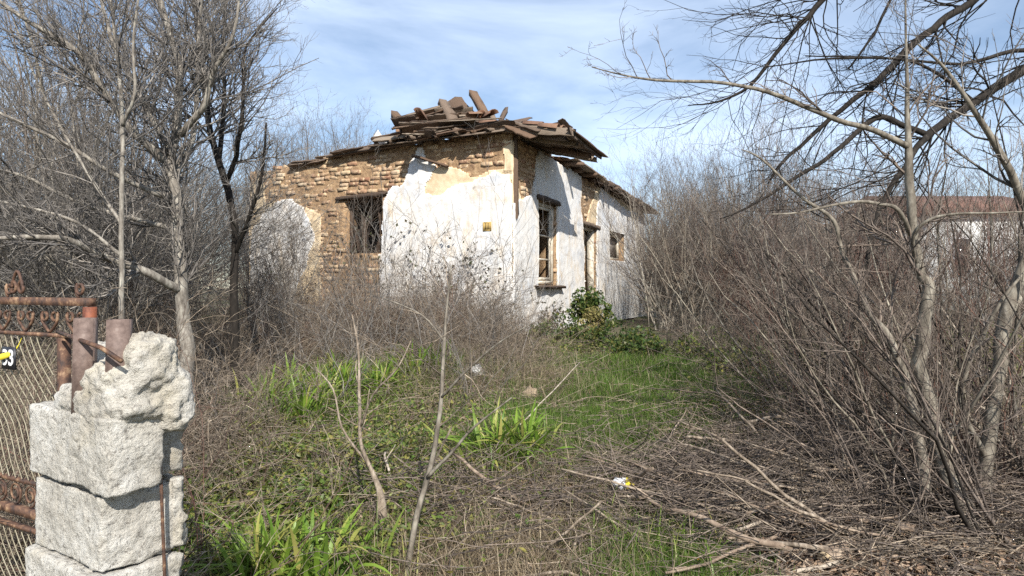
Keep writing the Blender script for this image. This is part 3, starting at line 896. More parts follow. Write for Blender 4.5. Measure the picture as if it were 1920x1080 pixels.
for s in (-1, 1):                              # the tall double scroll
    cx = .37
    t = np.linspace(0, 1, 24)
    scroll('scroll', np.concatenate([curl(cx + s * .024, 1.600, .005, .021, math.pi / 2, 1.0, 22, -s), np.stack([cx + s * (.030 - .03 * t), 0 * t, 1.60 + .048 * t + .012 * np.sin(t * 3)], -1)]), .0048)
for cx in (.165, .225, .30, .38, .46, .54):      # ring scrolls between the lower rails
    scroll('scroll', curl(cx, .995, .010, .033, 1.0, 1.6, 30, 1), .0035)
# chain-link netting: two crossing families of bent wires
def netting(x0, x1, z0, z1, step, slope, r):
    H = z1 - z0
    for fam in (1, -1):
        ws = []
        x = x0 - H / slope
        while x < x1 + H / slope:
            za = np.linspace(0, 1, 9); xs = x + fam * za * H / slope
            ok = (xs > x0) & (xs < x1)
            if ok.sum() > 2:
                ta, tb = za[ok][0], za[ok][-1]; t = np.linspace(ta, tb, 9)
                p = np.stack([x + fam * t * H / slope + .006 * np.sin(t * 5 + x * 9), fam * .004 + .008 * np.sin(t * 9 + x * 4), z0 + t * H], -1)
                ws.append(p)
            x += step
        v, f = tubes(np.array(ws), np.full((len(ws), 9), r), 4)
        obj('wire_netting', make_mesh('wire_netting', v, f, M['wire']), gate, kind='stuff')
netting(.145, 1.12, 1.045, 1.458, .036, 1.25, .0016)
netting(.145, 1.12, .25, .89, .036, 1.25, .0016)
rod('hinge_bar', [(*P(108, 622, 2.08), .006), (*P(140, 634, 1.84), .006), (*P(190, 652, 1.70), .006), (*P(229, 678, 1.70), .006)], pillar, M['rust'])
# number plate wired to the gate
plate = thing('number_plate', 'small black house number plate with white digits wired to the rusty gate', 'number plate', tuple((GO + GD * .37) * GS + np.array([-.006, -.030, EYE - .205 * GS])), math.atan2(GD[1], GD[0]) + math.pi)
obj('plate', make_mesh('plate', boxv(-.042, .042, -.002, .002, -.037, .038), [box_f], M['black']), plate)
tx = bpy.data.curves.new('digits', 'FONT'); tx.body = '33'; tx.size = .074; tx.extrude = .0006; tx.offset = .0012
tx.align_x = 'CENTER'; tx.align_y = 'CENTER'
_t = bpy.data.objects.new('digits_source', tx); col.objects.link(_t)
dgm = bpy.data.meshes.new_from_object(_t.evaluated_get(bpy.context.evaluated_depsgraph_get()))
bpy.data.objects.remove(_t); dgm.name = 'digits'
dg = obj('digits', dgm, plate); dg.rotation_euler = (R(90), 0, 0); dg.location = (0, -.003, 0); dgm.materials.clear(); dgm.materials.append(M['white'])
ys = thing('plastic_strip', 'thin yellow plastic strip tied beside the black number plate', 'strip', tuple(P(22, 662, 2.22)))
A = np.array([P(-30, 676, 2.23), P(-8, 672, 2.23), P(12, 666, 2.23), P(24, 662, 2.23), P(34, 648, 2.23), P(40, 634, 2.23)]) - np.array(ys.location)
wid = np.array([.006, .010, .010, .007, .003, .002])[:, None] * np.array([0, .1, 1.0])
v = np.concatenate([A - wid, A + wid, A - wid + [0, .003, 0], A + wid + [0, .003, 0]]); n = len(A)
f = []
for i in range(n - 1):
    f += [[i, i + 1, n + i + 1, n + i], [2 * n + i, 3 * n + i, 3 * n + i + 1, 2 * n + i + 1], [n + i, n + i + 1, 3 * n + i + 1, 3 * n + i], [i, 2 * n + i, 2 * n + i + 1, i + 1]]
obj('ribbon', make_mesh('ribbon', v, [np.array(f)], M['yellow']), ys)

# ---------------------------------------------------------------- trees with drawn limbs
def tree(name, label, cat, base, limbs, mats, seed, twig=(9, 6), tl=(.25, .5), ang=(.5, 1.1), trop=(0, 0, .06), levels=2, group=None, skip=(), third=4, wander=.2, tr=.42):
    """limbs: hand-drawn paths; the first is the trunk, each further one a limb of its own; twigs grown on all"""
    r = np.random.default_rng(seed)
    root = thing(name, label, cat, tuple(base), 0, group)
    tw = []
    for i, l in enumerate(limbs):
        pth, rad = limb(l)
        v, f = tubes(pth - base, rad, 8 if rad.max() > .02 else 6, True)
        obj('trunk' if i == 0 else 'limb', make_mesh('limb', v, f, M[mats[0]], True), root)
        if i in skip: continue
        k = max(3, int(twig[0] * np.linalg.norm(np.diff(pth[0], axis=0), axis=1).sum()))
        p, d, L, r0 = children(r, pth, rad, k, .12 if i else .45, 1.0, ang, tl, tr)
        L = np.clip(L, .12, 1.6)
        a, ra = grow(r, p, d, L, np.minimum(r0, .012), 6, wander, trop, .3)
        tw.append(tubes(a - base, ra, 3))
        p, d, L, r0 = children(r, a, ra, twig[1], .1, 1.0, (.4, 1.0), (.25, .55), .6)
        b, rb = grow(r, p, d, L, r0, 4, wander, trop, .4)
        tw.append(tubes(b - base, rb, 3))
        if levels > 2:
            p, d, L, r0 = children(r, b, rb, third, .1, 1.0, (.4, .9), (.3, .55), .7)
            c, rc = grow(r, p, d, L, r0, 3, wander, trop, .5)
            tw.append(tubes(c - base, rc, 3))
    if tw: obj('crown', make_mesh('crown', *join(tw), M[mats[1]]), root)
    return root
def base_of(px, d): return gd(px, d)
def gp(px, d, r):                 # a limb point on the ground below the pixel column
    g = gd(px, d); return (px, 540 + (EYE - g[2] + .05) * F / d, d, r)

# grey tree behind the pillar
tree('bare_tree', 'grey bare tree with a straight trunk rising behind the concrete pillar', 'tree', base_of(354, 5.7), [
    [gp(354, 5.7, 15), (350, 660, 5.7, 13.5), (342, 560, 5.7, 12), (332, 373, 5.7, 11), (316, 300, 5.7, 9)],
    [(318, 312, 5.7, 8), (239, 233, 5.5, 7), (190, 165, 5.4, 6), (145, 98, 5.3, 5), (60, 45, 5.1, 4), (-60, -40, 5, 3)],
    [(319, 305, 5.7, 8.5), (337, 155, 5.8, 7), (332, 104, 5.9, 6), (300, 0, 6, 5), (288, -80, 6, 4)],
    [(330, 255, 5.72, 7), (378, 205, 5.6, 6), (398, 140, 5.5, 4.5), (440, 60, 5.4, 3), (450, -40, 5.4, 2)],
    [(325, 372, 5.7, 6), (233, 337, 5.4, 4.5), (119, 270, 5.2, 4), (0, 212, 5, 3), (-80, 185, 5, 2)],
    [(340, 545, 5.7, 8.5), (280, 512, 5.4, 8), (207, 487, 5.2, 7), (130, 451, 4.9, 6), (93, 446, 4.8, 5), (0, 446, 4.6, 4), (-60, 450, 4.5, 3)],
    [(320, 290, 5.7, 6), (270, 190, 5.9, 5), (215, 90, 6, 4), (190, 0, 6.1, 3), (170, -70, 6.1, 2)],
    [(328, 330, 5.7, 6), (360, 260, 5.9, 5), (372, 140, 6, 4), (375, 30, 6.1, 3), (380, -60, 6.1, 2)],
    [(331, 430, 5.7, 5), (250, 410, 5.9, 4), (150, 380, 6, 3.5), (40, 330, 6.1, 3), (-50, 310, 6.1, 2)],
], ('bark_grey', 'twig_grey'), 21, (15, 8), (.25, .55), (.35, .95), (-.05, 0, .09), 3, None, (), 4)
tree('bare_tree', 'slim dark bare tree close to the far brick corner of the house', 'tree', base_of(442, 6.6), [
    [gp(442, 6.6, 10), (440, 560, 6.5, 8), (435, 394, 6.5, 7), (399, 259, 6.6, 6), (383, 155, 6.7, 5), (363, 0, 6.8, 4), (352, -80, 6.8, 3)],
    [(424, 345, 6.5, 5), (447, 270, 6.4, 4.5), (455, 180, 6.3, 3.5), (462, 90, 6.3, 2.5), (520, 14, 6.3, 1.2)],
    [(412, 300, 6.6, 5), (420, 200, 6.8, 4), (418, 100, 6.9, 3), (425, -20, 7, 2)],
    [(438, 480, 6.5, 4.5), (470, 400, 6.3, 4), (490, 330, 6.2, 3), (500, 230, 6.2, 2)],
], ('bark_dark', 'twig_grey'), 22, (13, 8), (.25, .5), (.35, .9), (0, 0, .09), 3)
tree('bare_tree', 'thin straight bare tree standing between the gate and the grey trunk', 'tree', base_of(232, 5.0), [
    [gp(232, 5.0, 6), (228, 560, 5.0, 5), (228, 410, 5.0, 4.5), (230, 233, 5.0, 4), (222, 120, 5, 3), (210, 20, 5, 2.5), (205, -60, 5, 2)],
    [(229, 240, 5.0, 3.5), (252, 175, 4.9, 3), (250, 80, 4.9, 2.5), (262, -20, 4.9, 2)],
    [(228, 420, 5.0, 3.5), (180, 350, 5.1, 3), (120, 250, 5.2, 2.5), (60, 130, 5.3, 2), (20, 20, 5.3, 1.5)],
    [(228, 480, 5.0, 3.5), (150, 420, 4.9, 3), (60, 390, 4.8, 2.5), (-40, 370, 4.8, 2)],
], ('bark_grey', 'twig_grey'), 23, (9, 6), (.25, .5), (.4, 1.0), (-.03, 0, .08), 3)

# slender pale tree near the pile of cut sticks
tree('bare_tree', 'slender pale bare tree with one long branch reaching towards the roof', 'tree', base_of(1850, 4.0), [
    [gp(1850, 4.0, 19), (1834, 1000, 4.0, 17), (1783, 903, 4.1, 15.5), (1756, 822, 4.15, 14), (1728, 680, 4.2, 13), (1740, 540, 4.2, 11), (1728, 519, 4.2, 9), (1712, 430, 4.2, 8.5), (1704, 311, 4.2, 7.5), (1702, 223, 4.2, 5), (1699, 93, 4.2, 2.5), (1697, -30, 4.2, 1.5)],
    [(1703, 276, 4.2, 6), (1640, 245, 4.1, 5.4), (1567, 223, 4.0, 5), (1463, 181, 3.9, 4.2), (1364, 156, 3.8, 3.4), (1230, 150, 3.7, 2.5), (1165, 140, 3.65, 1.6), (1110, 126, 3.6, .9)],
    [(1707, 440, 4.2, 4.5), (1683, 393, 4.1, 4), (1650, 383, 4.1, 3.5), (1593, 379, 4.0, 3), (1500, 398, 3.9, 2), (1440, 402, 3.9, 1)],
    [(1735, 935, 4.1, 11), (1726, 830, 4.15, 10), (1705, 745, 4.2, 9), (1687, 688, 4.25, 8), (1655, 620, 4.3, 6), (1627, 580, 4.4, 5), (1580, 473, 4.5, 4.5), (1563, 413, 4.5, 4), (1500, 367, 4.5, 3), (1430, 300, 4.5, 2), (1390, 280, 4.5, 1)],
    [(1722, 500, 4.2, 4), (1712, 440, 4.1, 3.5), (1760, 405, 4.0, 3), (1860, 400, 3.9, 2), (1960, 395, 3.8, 1)],
], ('bark_pale', 'bark_brown'), 31, (4.2, 5), (.12, .32), (.5, 1.1), (0, 0, .05), 3, None, (), 3, .22)
tree('bare_tree', 'smooth leaning pale bare stem arching overhead at the edge of the thicket', 'tree', base_of(1842, 4.5), [
    [gp(1842, 4.5, 15), (1843, 913, 4.5, 13), (1864, 742, 4.5, 12), (1885, 607, 4.5, 12), (1915, 505, 4.5, 10), (1940, 440, 4.5, 9), (1920, 379, 4.5, 7.5), (1862, 264, 4.4, 6), (1821, 197, 4.3, 4.5), (1774, 130, 4.3, 3), (1722, 83, 4.2, 1.5)],
    [(1885, 612, 4.5, 7), (1935, 520, 4.6, 5), (2000, 420, 4.7, 4), (2080, 300, 4.8, 3)],
    [(1850, 860, 4.5, 6), (1815, 790, 4.4, 5), (1800, 730, 4.4, 4.5), (1835, 640, 4.3, 4), (1880, 560, 4.2, 3), (1930, 500, 4.2, 2)],
], ('bark_pale', 'twig_grey'), 32, (4, 5), (.15, .4), (.5, 1.1), (0, 0, .05), 3, None, (), 3)
# large dark tree standing beyond the frame edge, its limbs drooping into view
tree('bare_tree', 'large dark bare tree with heavy limbs drooping across the sky', 'tree', base_of(2330, 7.4), [
    [gp(2330, 7.4, 46), (2310, 500, 7.4, 40), (2290, 200, 7.4, 34), (2260, -40, 7.4, 28), (2230, -300, 7.4, 22), (2180, -560, 7.4, 12)],
    [(2262, -40, 7.4, 15), (2110, 30, 7, 11), (1920, 130, 6.5, 9), (1826, 192, 6.3, 8), (1743, 249, 6.1, 7), (1712, 290, 6, 5.5), (1650, 389, 5.9, 4.5), (1624, 493, 5.8, 3.6), (1600, 590, 5.8, 3), (1585, 700, 5.8, 2.5)],
    [(1735, 252, 6.1, 6), (1690, 233, 6.05, 5.5), (1640, 222, 6, 5.5), (1560, 290, 5.9, 4), (1494, 332, 5.9, 3.5), (1400, 390, 5.9, 2), (1350, 410, 5.9, 1)],
    [(2235, -260, 7.4, 14), (2020, -120, 7, 11), (1921, -64, 6.8, 8), (1821, 2, 6.7, 7), (1764, 41, 6.6, 6.5), (1696, 98, 6.5, 6.2), (1645, 150, 6.5, 5.5), (1556, 223, 6.4, 4.4), (1500, 275, 6.4, 3.5), (1462, 310, 6.4, 3), (1440, 345, 6.4, 1.5)],
    [(2190, -520, 7.4, 10), (1900, -300, 7, 8), (1640, -90, 6.6, 6.5), (1541, 0, 6.5, 5.5), (1515, 31, 6.5, 5), (1468, 83, 6.4, 4), (1406, 161, 6.4, 3), (1350, 190, 6.4, 2), (1290, 198, 6.4, 1)],
    [(1900, -310, 7, 5), (1760, -160, 6.8, 4), (1700, -60, 6.7, 3), (1640, 60, 6.6, 2.5), (1590, 130, 6.6, 1.5)],
    [(2110, 30, 7, 6), (1980, 90, 6.6, 5), (1900, 95, 6.4, 4), (1800, 120, 6.3, 3), (1650, 108, 6.2, 2), (1510, 105, 6.2, 1.2)],
    [(1826, 190, 6.3, 4), (1760, 140, 6.2, 3), (1690, 112, 6.2, 2.5), (1560, 110, 6.1, 2), (1440, 125, 6.1, 1)],
], ('bark_dark', 'bark_dark'), 33, (6.5, 5), (.08, .28), (.4, 1.0), (-.05, 0, .0), 3, None, (0,), 3, .2, .3)

# saplings in the middle
tree('sapling', 'pale bare sapling leaning up out of the undergrowth before the house', 'sapling', base_of(762, 3.45), [
    [gp(762, 3.45, 6.5), (768, 1035, 3.45, 6), (790, 930, 3.50, 5.5), (812, 850, 3.55, 5), (825, 770, 3.55, 4.2), (833, 640, 3.60, 3.2), (838, 575, 3.65, 2), (846, 500, 3.65, 1.2)],
    [(828, 745, 3.55, 2.5), (880, 690, 3.45, 2), (940, 640, 3.35, 1.5), (1010, 600, 3.25, .9)],
    [(834, 640, 3.60, 2), (790, 590, 3.65, 1.5), (720, 560, 3.75, 1)],
    [(800, 895, 3.50, 3.5), (845, 850, 3.45, 3), (890, 800, 3.40, 2.2), (960, 745, 3.35, 1.2)],
], ('bark_pale', 'stick'), 41, (3.5, 2), (.2, .5), (.5, 1.0), (0, 0, .03), 2)
tree('sapling', 'thin bare sapling with a dark stump among strap leaved clumps', 'sapling', base_of(716, 3.90), [
    [gp(716, 3.90, 11), (716, 960, 3.90, 10), (704, 900, 3.90, 5), (677, 830, 3.90, 3.5), (674, 740, 3.90, 3), (672, 656, 3.90, 2), (660, 590, 3.90, 1.2)],
    [(676, 800, 3.90, 2.2), (700, 740, 3.80, 2), (745, 690, 3.70, 1.5), (770, 640, 3.70, 1)],
    [(690, 870, 3.90, 2.5), (640, 800, 4.00, 2), (625, 730, 4.00, 1.5), (590, 690, 4.10, 1)],
], ('stick', 'stick'), 42, (4, 2), (.2, .5), (.5, 1.0), (0, 0, .03), 2)

# ---------------------------------------------------------------- shrubs and thickets
def shrub_proto(name, seed, stems=11, h=(2.6, 4.2), spread=.45, r0=.016, nb=8, nt=6, nf=0, mats=('bark_brown', 'twig_grey'), trop=(0, 0, .10), base=.25, wander=.16, lean=(0, 0), lf=(.22, .5), sides=4, drop=.0):
    r = np.random.default_rng(seed)
    a = r.uniform(0, 2 * np.pi, stems); rr = r.uniform(0, base, stems)
    p0 = np.stack([rr * np.cos(a), rr * np.sin(a), np.full(stems, -.12)], -1)
    d0 = np.stack([np.cos(a) * spread * r.uniform(.2, 1.2, stems) + lean[0], np.sin(a) * spread * r.uniform(.2, 1.2, stems) + lean[1], np.ones(stems)], -1)
    L = r.uniform(*h, stems)
    st, sr = grow(r, p0, d0, L, r0 * r.uniform(.5, 1.1, stems), 9, wander, (trop[0], trop[1], trop[2] - drop), .22)
    tw = []
    p, d, l, q = children(r, st, sr, nb, .12, 1, (.35, .95), lf, .5, .0022)
    b, br = grow(r, p, d, l, q, 5, wander, trop, .35); tw.append(tubes(b, br, 3))
    p, d, l, q = children(r, b, br, nt, .1, 1, (.35, .9), (.3, .6), .65, .0016)
    c, cr_ = grow(r, p, d, l, q, 3, wander, trop, .5); tw.append(tubes(c, cr_, 3))
    if nf:
        p, d, l, q = children(r, c, cr_, nf, .1, 1, (.35, .9), (.35, .6), .8, .0014)
        e, er = grow(r, p, d, l, q, 2, wander, trop, .6); tw.append(tubes(e, er, 3))
    ms = make_mesh(name + '_stem', *tubes(st, sr, sides), M[mats[0]], True)
    mt = make_mesh(name + '_twigs', *join(tw), M[mats[1]])
    return ms, mt
def place(protos, name, label, cat, group, spots, labels=None):
    """spots: (x, y, rotz, scale[, zoffset]) - one thing with stem and twig parts at each"""
    for n, sp in enumerate(spots):
        x, y, rz, sc_ = sp[:4]
        ms, mt = protos[n % len(protos)]
        o = thing(name, labels[n] if labels else label, cat, (x, y, float(ground(x, y)) + (sp[4] if len(sp) > 4 else 0)), rz, group)
        o.scale = (sc_, sc_, sc_ * random.uniform(.92, 1.08)) if np.isscalar(sc_) else sc_
        obj('stem', ms, o); obj('twigs', mt, o, kind='stuff')
def spots(n, f0, f1, d0, d1, s=(.8, 1.2), keep=None):
    """n places spread evenly over a wedge of ground: f = x/y ratio range, d = distance range"""
    out = []; k = 0
    while len(out) < n and k < n * 40:
        k += 1
        d = math.sqrt(random.uniform(d0 * d0, d1 * d1)); x = random.uniform(f0, f1) * d
        if keep and not keep(x, d): continue
        if any((x - q[0]) ** 2 + (d - q[1]) ** 2 < .16 for q in out): continue
        out.append((x, d, random.uniform(0, 6.28), random.uniform(*s)))
    return out
def inhouse(x, y, m=.4):
    p = to_house((x, y, 0)); return -m < p[0] < 9.25 + m and -m < p[1] < 6.42 + m

TH = [shrub_proto('thicket_shrub', 600 + k, 13, (3.0, 4.3), .42, .019, 8, 6, 2, ('bark_brown', 'twig_grey')) for k in range(4)]
TH += [shrub_proto('thicket_shrub', 610 + k, 10, (3.0, 4.4), .5, .022, 7, 5, 2, ('bark_pale', 'stick')) for k in range(2)]
TB = [shrub_proto('thicket_shrub', 620 + k, 13, (2.6, 3.8), .38, .015, 7, 6, 2, ('bark_grey', 'bark_brown')) for k in range(3)]
TR = [shrub_proto('red_shrub', 640 + k, 15, (2.0, 3.2), .35, .011, 8, 6, 2, ('bark_red', 'bark_red')) for k in range(2)]
TL = [shrub_proto('leaning_shrub', 660 + k, 10, (3.2, 4.8), .35, .018, 8, 6, 2, ('bark_grey', 'twig_grey'), (-.05, 0, .05), .3, .14, (-.45, 0)) for k in range(4)]
BT = [shrub_proto('bramble', 680 + k, 26, (1.0, 1.9), .75, .006, 7, 5, 0, ('bark_red', 'stick'), (0, 0, -.05), .45, .28, sides=3) for k in range(4)]
CN = [shrub_proto('dry_canes', 700 + k, 34, (.7, 1.5), .55, .005, 5, 3, 0, ('stick', 'stick'), (0, 0, -.02), .5, .25, sides=3) for k in range(4)]
free = lambda x, y: not inhouse(x, y)
# right: the thicket between the house and the frame edge
place(TB, 'bare_shrub', 'brown bare shrub in the dense thicket beside the entrance wall', 'shrub', 'shrubs of the thicket beside the entrance wall',
      spots(26, .17, .36, 13.5, 21, (.8, 1.15), lambda x, y: free(x, y) and (to_house((x, y, 0))[1] < -1.7 or x > .21 * y)))
place(TH + TB, 'bare_shrub', 'bare shrub in the wide grey thicket behind the slender pale tree', 'shrub', 'shrubs of the wide thicket behind the pale tree',
      spots(38, .34, .95, 11, 22, (.75, 1.05), lambda x, y: free(x, y) and not (.60 < x / y < .76 and y > 13)))
place(TH, 'bare_shrub', 'tall bare shrub rising on the skyline behind the thicket', 'shrub', 'tall shrubs on the skyline beyond the thicket',
      spots(34, .20, 1.0, 22, 34, (1.05, 1.45), lambda x, y: free(x, y) and not (.58 < x / y < .95 and y < 29)))
place(TB[:1] + TR + TH[-1:], 'bare_shrub', 'low bare shrub standing in front of the thicket beside the lawn', 'shrub', 'low shrubs along the thicket edge',
      spots(15, .24, .95, 8.3, 12.5, (.65, .95), lambda x, y: free(x, y) and x > 1.9 + (y - 8) * .12))
# left: leaning scrub behind the gate
place(TL, 'leaning_shrub', 'grey bare shrub leaning away from the house behind the gate', 'shrub', 'leaning shrubs behind the gate',
      spots(24, -.95, -.36, 7.2, 13.5, (.8, 1.15), lambda x, y: free(x, y) and x < -.50 * y - (.6 if y < 10 else 0) and not (x < -.64 * y and y > 9.5)))
place(TH + TL, 'bare_shrub', 'tall bare shrub in the distant scrub behind the leaning shrubs', 'shrub', 'tall scrub far behind the gate',
      spots(26, -1.0, -.44, 14, 24, (.9, 1.35), lambda x, y: free(x, y) and not (x < -.62 * y and y < 21)))
place(TH, 'bare_shrub', 'tall grey bare shrub rising behind the brick gable', 'shrub', 'shrubs rising behind the gable',
      spots(22, -.42, -.17, 17.5, 25, (1.15, 1.5), free))
place(TB + TR, 'bare_shrub', 'brown bare shrub growing against the brick end of the gable', 'shrub', 'shrubs against the gable end',
      spots(3, -.40, -.20, 9.6, 12.6, (.55, .8), lambda x, y: free(x, y) and to_house((x, y, 0))[0] < -.5))
place(TL + TH, 'tall_bare_shrub', 'very tall slender bare shrub towering behind the gate scrub', 'shrub', 'very tall shrubs behind the gate scrub',
      spots(10, -.90, -.56, 8.5, 13, (1.3, 1.75), free))
# brambles along the gable wall and under the gate
place(BT, 'bramble', 'tangled reddish bramble heaped against the gable wall', 'bramble', 'brambles heaped against the gable wall',
      spots(40, -.40, -.06, 9.4, 12.6, (.65, 1.1), lambda x, y: free(x, y) and -2.6 < to_house((x, y, 0))[0] < -.4))
place(BT + CN, 'bramble', 'low bramble and dry canes at the foot of the grey tree', 'bramble', 'brambles around the grey tree',
      spots(30, -.62, -.30, 5.2, 9.5, (.6, 1.0), lambda x, y: x < -.40 * y or y > 8.4))
place(CN + BT, 'bramble', 'dry bramble tangle seen through the gate netting', 'bramble', 'brambles behind the gate',
      spots(26, -1.0, -.55, 2.9, 6.5, (.75, 1.05), lambda x, y: y > 2.7))
place(CN, 'dry_canes', 'pale dry canes standing below the entrance window', 'weed', 'dry canes between lawn and house',
      spots(22, -.13, .02, 7.6, 10.8, (.55, .85), free))
place(CN + BT, 'bramble', 'bramble tangle at the foot of the thicket', 'bramble', 'brambles along the foot of the thicket',
      spots(30, .30, .95, 5.5, 10.5, (.6, .95), lambda x, y: x > 2.3 and free(x, y)))
# canes of the thicket edge close to the camera
FG = [shrub_proto('thin_stemmed_shrub', 720 + k, 9, (1.6, 2.9), .45, .012, 5, 4, 2, ('bark_red' if k % 2 else 'bark_brown', 'bark_brown'), (-.02, 0, .06), .3, .17, (-.25, 0)) for k in range(4)]
place(FG, 'thin_stemmed_shrub', 'dark thin stemmed bare shrub among the cut sticks', 'shrub', 'thin stemmed shrubs among the cut sticks',
      [(*gpt(px, py)[:2], random.uniform(-.5, .5), sc_) for px, py, sc_ in ((1640, 900, .8), (1560, 830, .8), (1690, 1000, .7), (1900, 930, .9), (1790, 830, .95), (1480, 770, .7), (1950, 1040, .9), (1640, 760, .9), (1850, 760, 1.0), (1720, 900, .75))],
      ['thin dark shrub growing right out of the heap of sticks', 'thin dark shrub at the upper edge of the stick heap', 'thin dark shrub beside the foot of the slender pale tree', 'thin dark shrub at the foot of the smooth arching stem', 'thin dark shrub just behind the slender pale tree',
       'thin dark shrub where the lawn meets the sticks', 'thin dark shrub by the frame edge past the arching stem', 'thin brown shrub standing farther back behind the sticks', 'tallest thin brown shrub between the two pale trees', 'small thin dark shrub between the sticks and the pale tree'])

FL = [shrub_proto('leaning_stems', 740 + k, 7, (1.8, 3.3), .40, .018, 6, 4, 2, ('bark_dark' if k % 2 else 'bark_pale', 'bark_brown'), (-.02, 0, .05), .35, .13, (-.45, -.05)) for k in range(4)]
place(FL, 'leaning_shrub', 'dark bare stems leaning over the cut sticks towards the lawn', 'shrub', 'leaning stems over the cut sticks',
      [(*gpt(px, py)[:2], random.uniform(-.6, .6), sc_) for px, py, sc_ in ((1700, 960, .8), (1880, 1040, .8), (1790, 890, .9), (1600, 860, .7), (1900, 860, 1.0), (1690, 830, .9), (1540, 790, .8), (1980, 960, 1.0), (1780, 770, 1.0))],
      ['pale leaning stems rooted in the middle of the stick heap', 'dark leaning stems rooted nearest the bottom corner', 'pale leaning stems between the two pale trees', 'dark leaning stems at the back of the stick heap', 'pale leaning stems beside the smooth arching tree',
       'dark leaning stems just behind the slender tree', 'pale leaning stems closest to the lawn', 'dark leaning stems at the frame edge', 'pale leaning stems farthest back behind the pale trees'])
GS_ = [shrub_proto('grey_stalks', 760 + k, 6, (.9, 1.9), .45, .0055, 6, 4, 0, ('twig_grey', 'twig_grey'), (0, 0, .03), .25, .17, sides=4) for k in range(4)]
place(GS_, 'thin_stemmed_shrub', 'thin pale grey stalks standing on the bank before the gable', 'shrub', 'thin grey stalks on the bank',
      [(*gpt(px, py)[:2], random.uniform(0, 6.28), random.uniform(.75, 1.1) * (1.45 if py < 710 else 1)) for px, py in ((450, 760), (520, 720), (590, 700), (640, 690), (690, 700), (745, 690), (800, 720), (860, 700), (560, 660), (660, 655), (770, 650), (900, 670), (940, 690), (480, 690), (430, 840), (620, 770), (880, 760))],
      ['grey stalks beside the bleached fallen branches', 'grey stalks above the lowest strap leaved clump', 'grey stalks behind the flopping strap leaved clump', 'grey stalks below the gable window', 'grey stalks behind the stumped sapling', 'grey stalks between the two saplings', 'grey stalks next to the pale sapling',
       'grey stalks by the white plastic bag', 'grey stalks close to the brambles under the gable window', 'grey stalks deep in the brambles below the gable plaster', 'grey stalks in front of the dark wall vine', 'grey stalks under the clay vent', 'grey stalks at the house corner edge of the lawn', 'grey stalks near the grey tree foot',
       'grey stalks close behind the pillar', 'grey stalks among the bright strap leaved clumps', 'grey stalks above the lone lawn clump'])
# ---------------------------------------------------------------- strap-leaved clumps
def strap_mesh(k):
    r = np.random.default_rng(800 + k); n = 7
    t = np.linspace(0, 1, n + 1); bend = r.uniform(.5, 2.4)
    ang = bend * t ** 1.4; x = np.cumsum(np.sin(ang)) / (n + 1); z = np.cumsum(np.cos(ang)) / (n + 1)
    wd = .013 * np.sin(np.pi * np.clip(t * .82 + .18, 0, 1)) ** .7; wd[-1] = .001
    v = np.concatenate([np.stack([x, -wd, z + wd * .5], -1), np.stack([x, 0 * x, z], -1), np.stack([x, wd, z + wd * .5], -1)])
    m = n + 1; f = []
    for i in range(n):
        f += [[i, i + 1, m + i + 1, m + i], [m + i, m + i + 1, 2 * m + i + 1, 2 * m + i]]
    return make_mesh('leaf', v, [np.array(f)], M['strap'], True)
SM = [strap_mesh(k) for k in range(7)]
strap_spots = [(500, 765, .9, 42, 'yellowish green strap leaved clump lowest on the slope by the dead branches'), (560, 790, 1.0, 44, 'bright green strap leaved clump with leaves flopping over the bank'),
               (605, 742, .9, 40, 'green strap leaved clump in the middle of the row'), (655, 735, .85, 38, 'strap leaved clump behind the stumped sapling'),
               (710, 728, .8, 36, 'small strap leaved clump beside the thin sapling'), (770, 700, .95, 40, 'dark green strap leaved clump higher on the slope'),
               (820, 690, .9, 40, 'dark green strap leaved clump behind the pale sapling'), (640, 705, .75, 30, 'small shaded strap leaved clump below the gable'),
               (925, 860, 1.0, 50, 'bright strap leaved clump by itself at the lawn edge'), (985, 850, .85, 40, 'yellow green strap leaved clump next to the lying sticks'),
               (500, 1090, .8, 50, 'large light green strap leaved clump in the shade of the pillar'), (590, 1095, .75, 50, 'light green strap leaved clump at the bottom of the bank'),
               (545, 720, .8, 34, 'strap leaved clump half hidden by brambles')]
for px, py, sc_, n, lab in strap_spots:
    g = gpt(px, py + 12)
    o = thing('strap_leaved_plant', lab, 'plant', tuple(g), random.uniform(0, 6), 'strap leaved clumps on the bank')
    for k in range(int(n * 1.6)):
        a = random.uniform(0, 6.28); rr = abs(random.gauss(0, .13))
        l = obj('leaf', random.choice(SM), o)
        l.location = (math.cos(a) * rr, math.sin(a) * rr, -.02)
        s_ = sc_ * random.uniform(.32, .62)
        l.scale = (s_, random.uniform(.8, 1.2), s_); l.rotation_euler = (random.gauss(0, .22), random.gauss(.12, .38), a + random.gauss(0, .5))

# ---------------------------------------------------------------- ground cover (nobody could count it)
def blobs(n, bl, seed):
    """bl: (px, py, sx, sy, weight): gaussian patches in metres on the ground under a pixel"""
    r = np.random.default_rng(seed)
    wt = np.array([b[4] for b in bl], float); wt /= wt.sum()
    k = r.choice(len(bl), n, p=wt)
    c = np.array([gpt(b[0], b[1])[:2] for b in bl]); s = np.array([b[2:4] for b in bl])
    xy = c[k] + r.normal(size=(n, 2)) * s[k]
    keep = (vnoise(xy[:, 0] * 2.3 + seed, xy[:, 1] * 2.3) + .9 * r.random(n)) > .05
    xy = xy[keep]
    hx = (xy[:, 0] - C0[0]) * AX + (xy[:, 1] - C0[1]) * AY; hy = -(xy[:, 0] - C0[0]) * AY + (xy[:, 1] - C0[1]) * AX
    return xy[~((hx > -.05) & (hx < 9.3) & (hy > -.05) & (hy < 6.5)) & (xy[:, 1] > 2.2)]
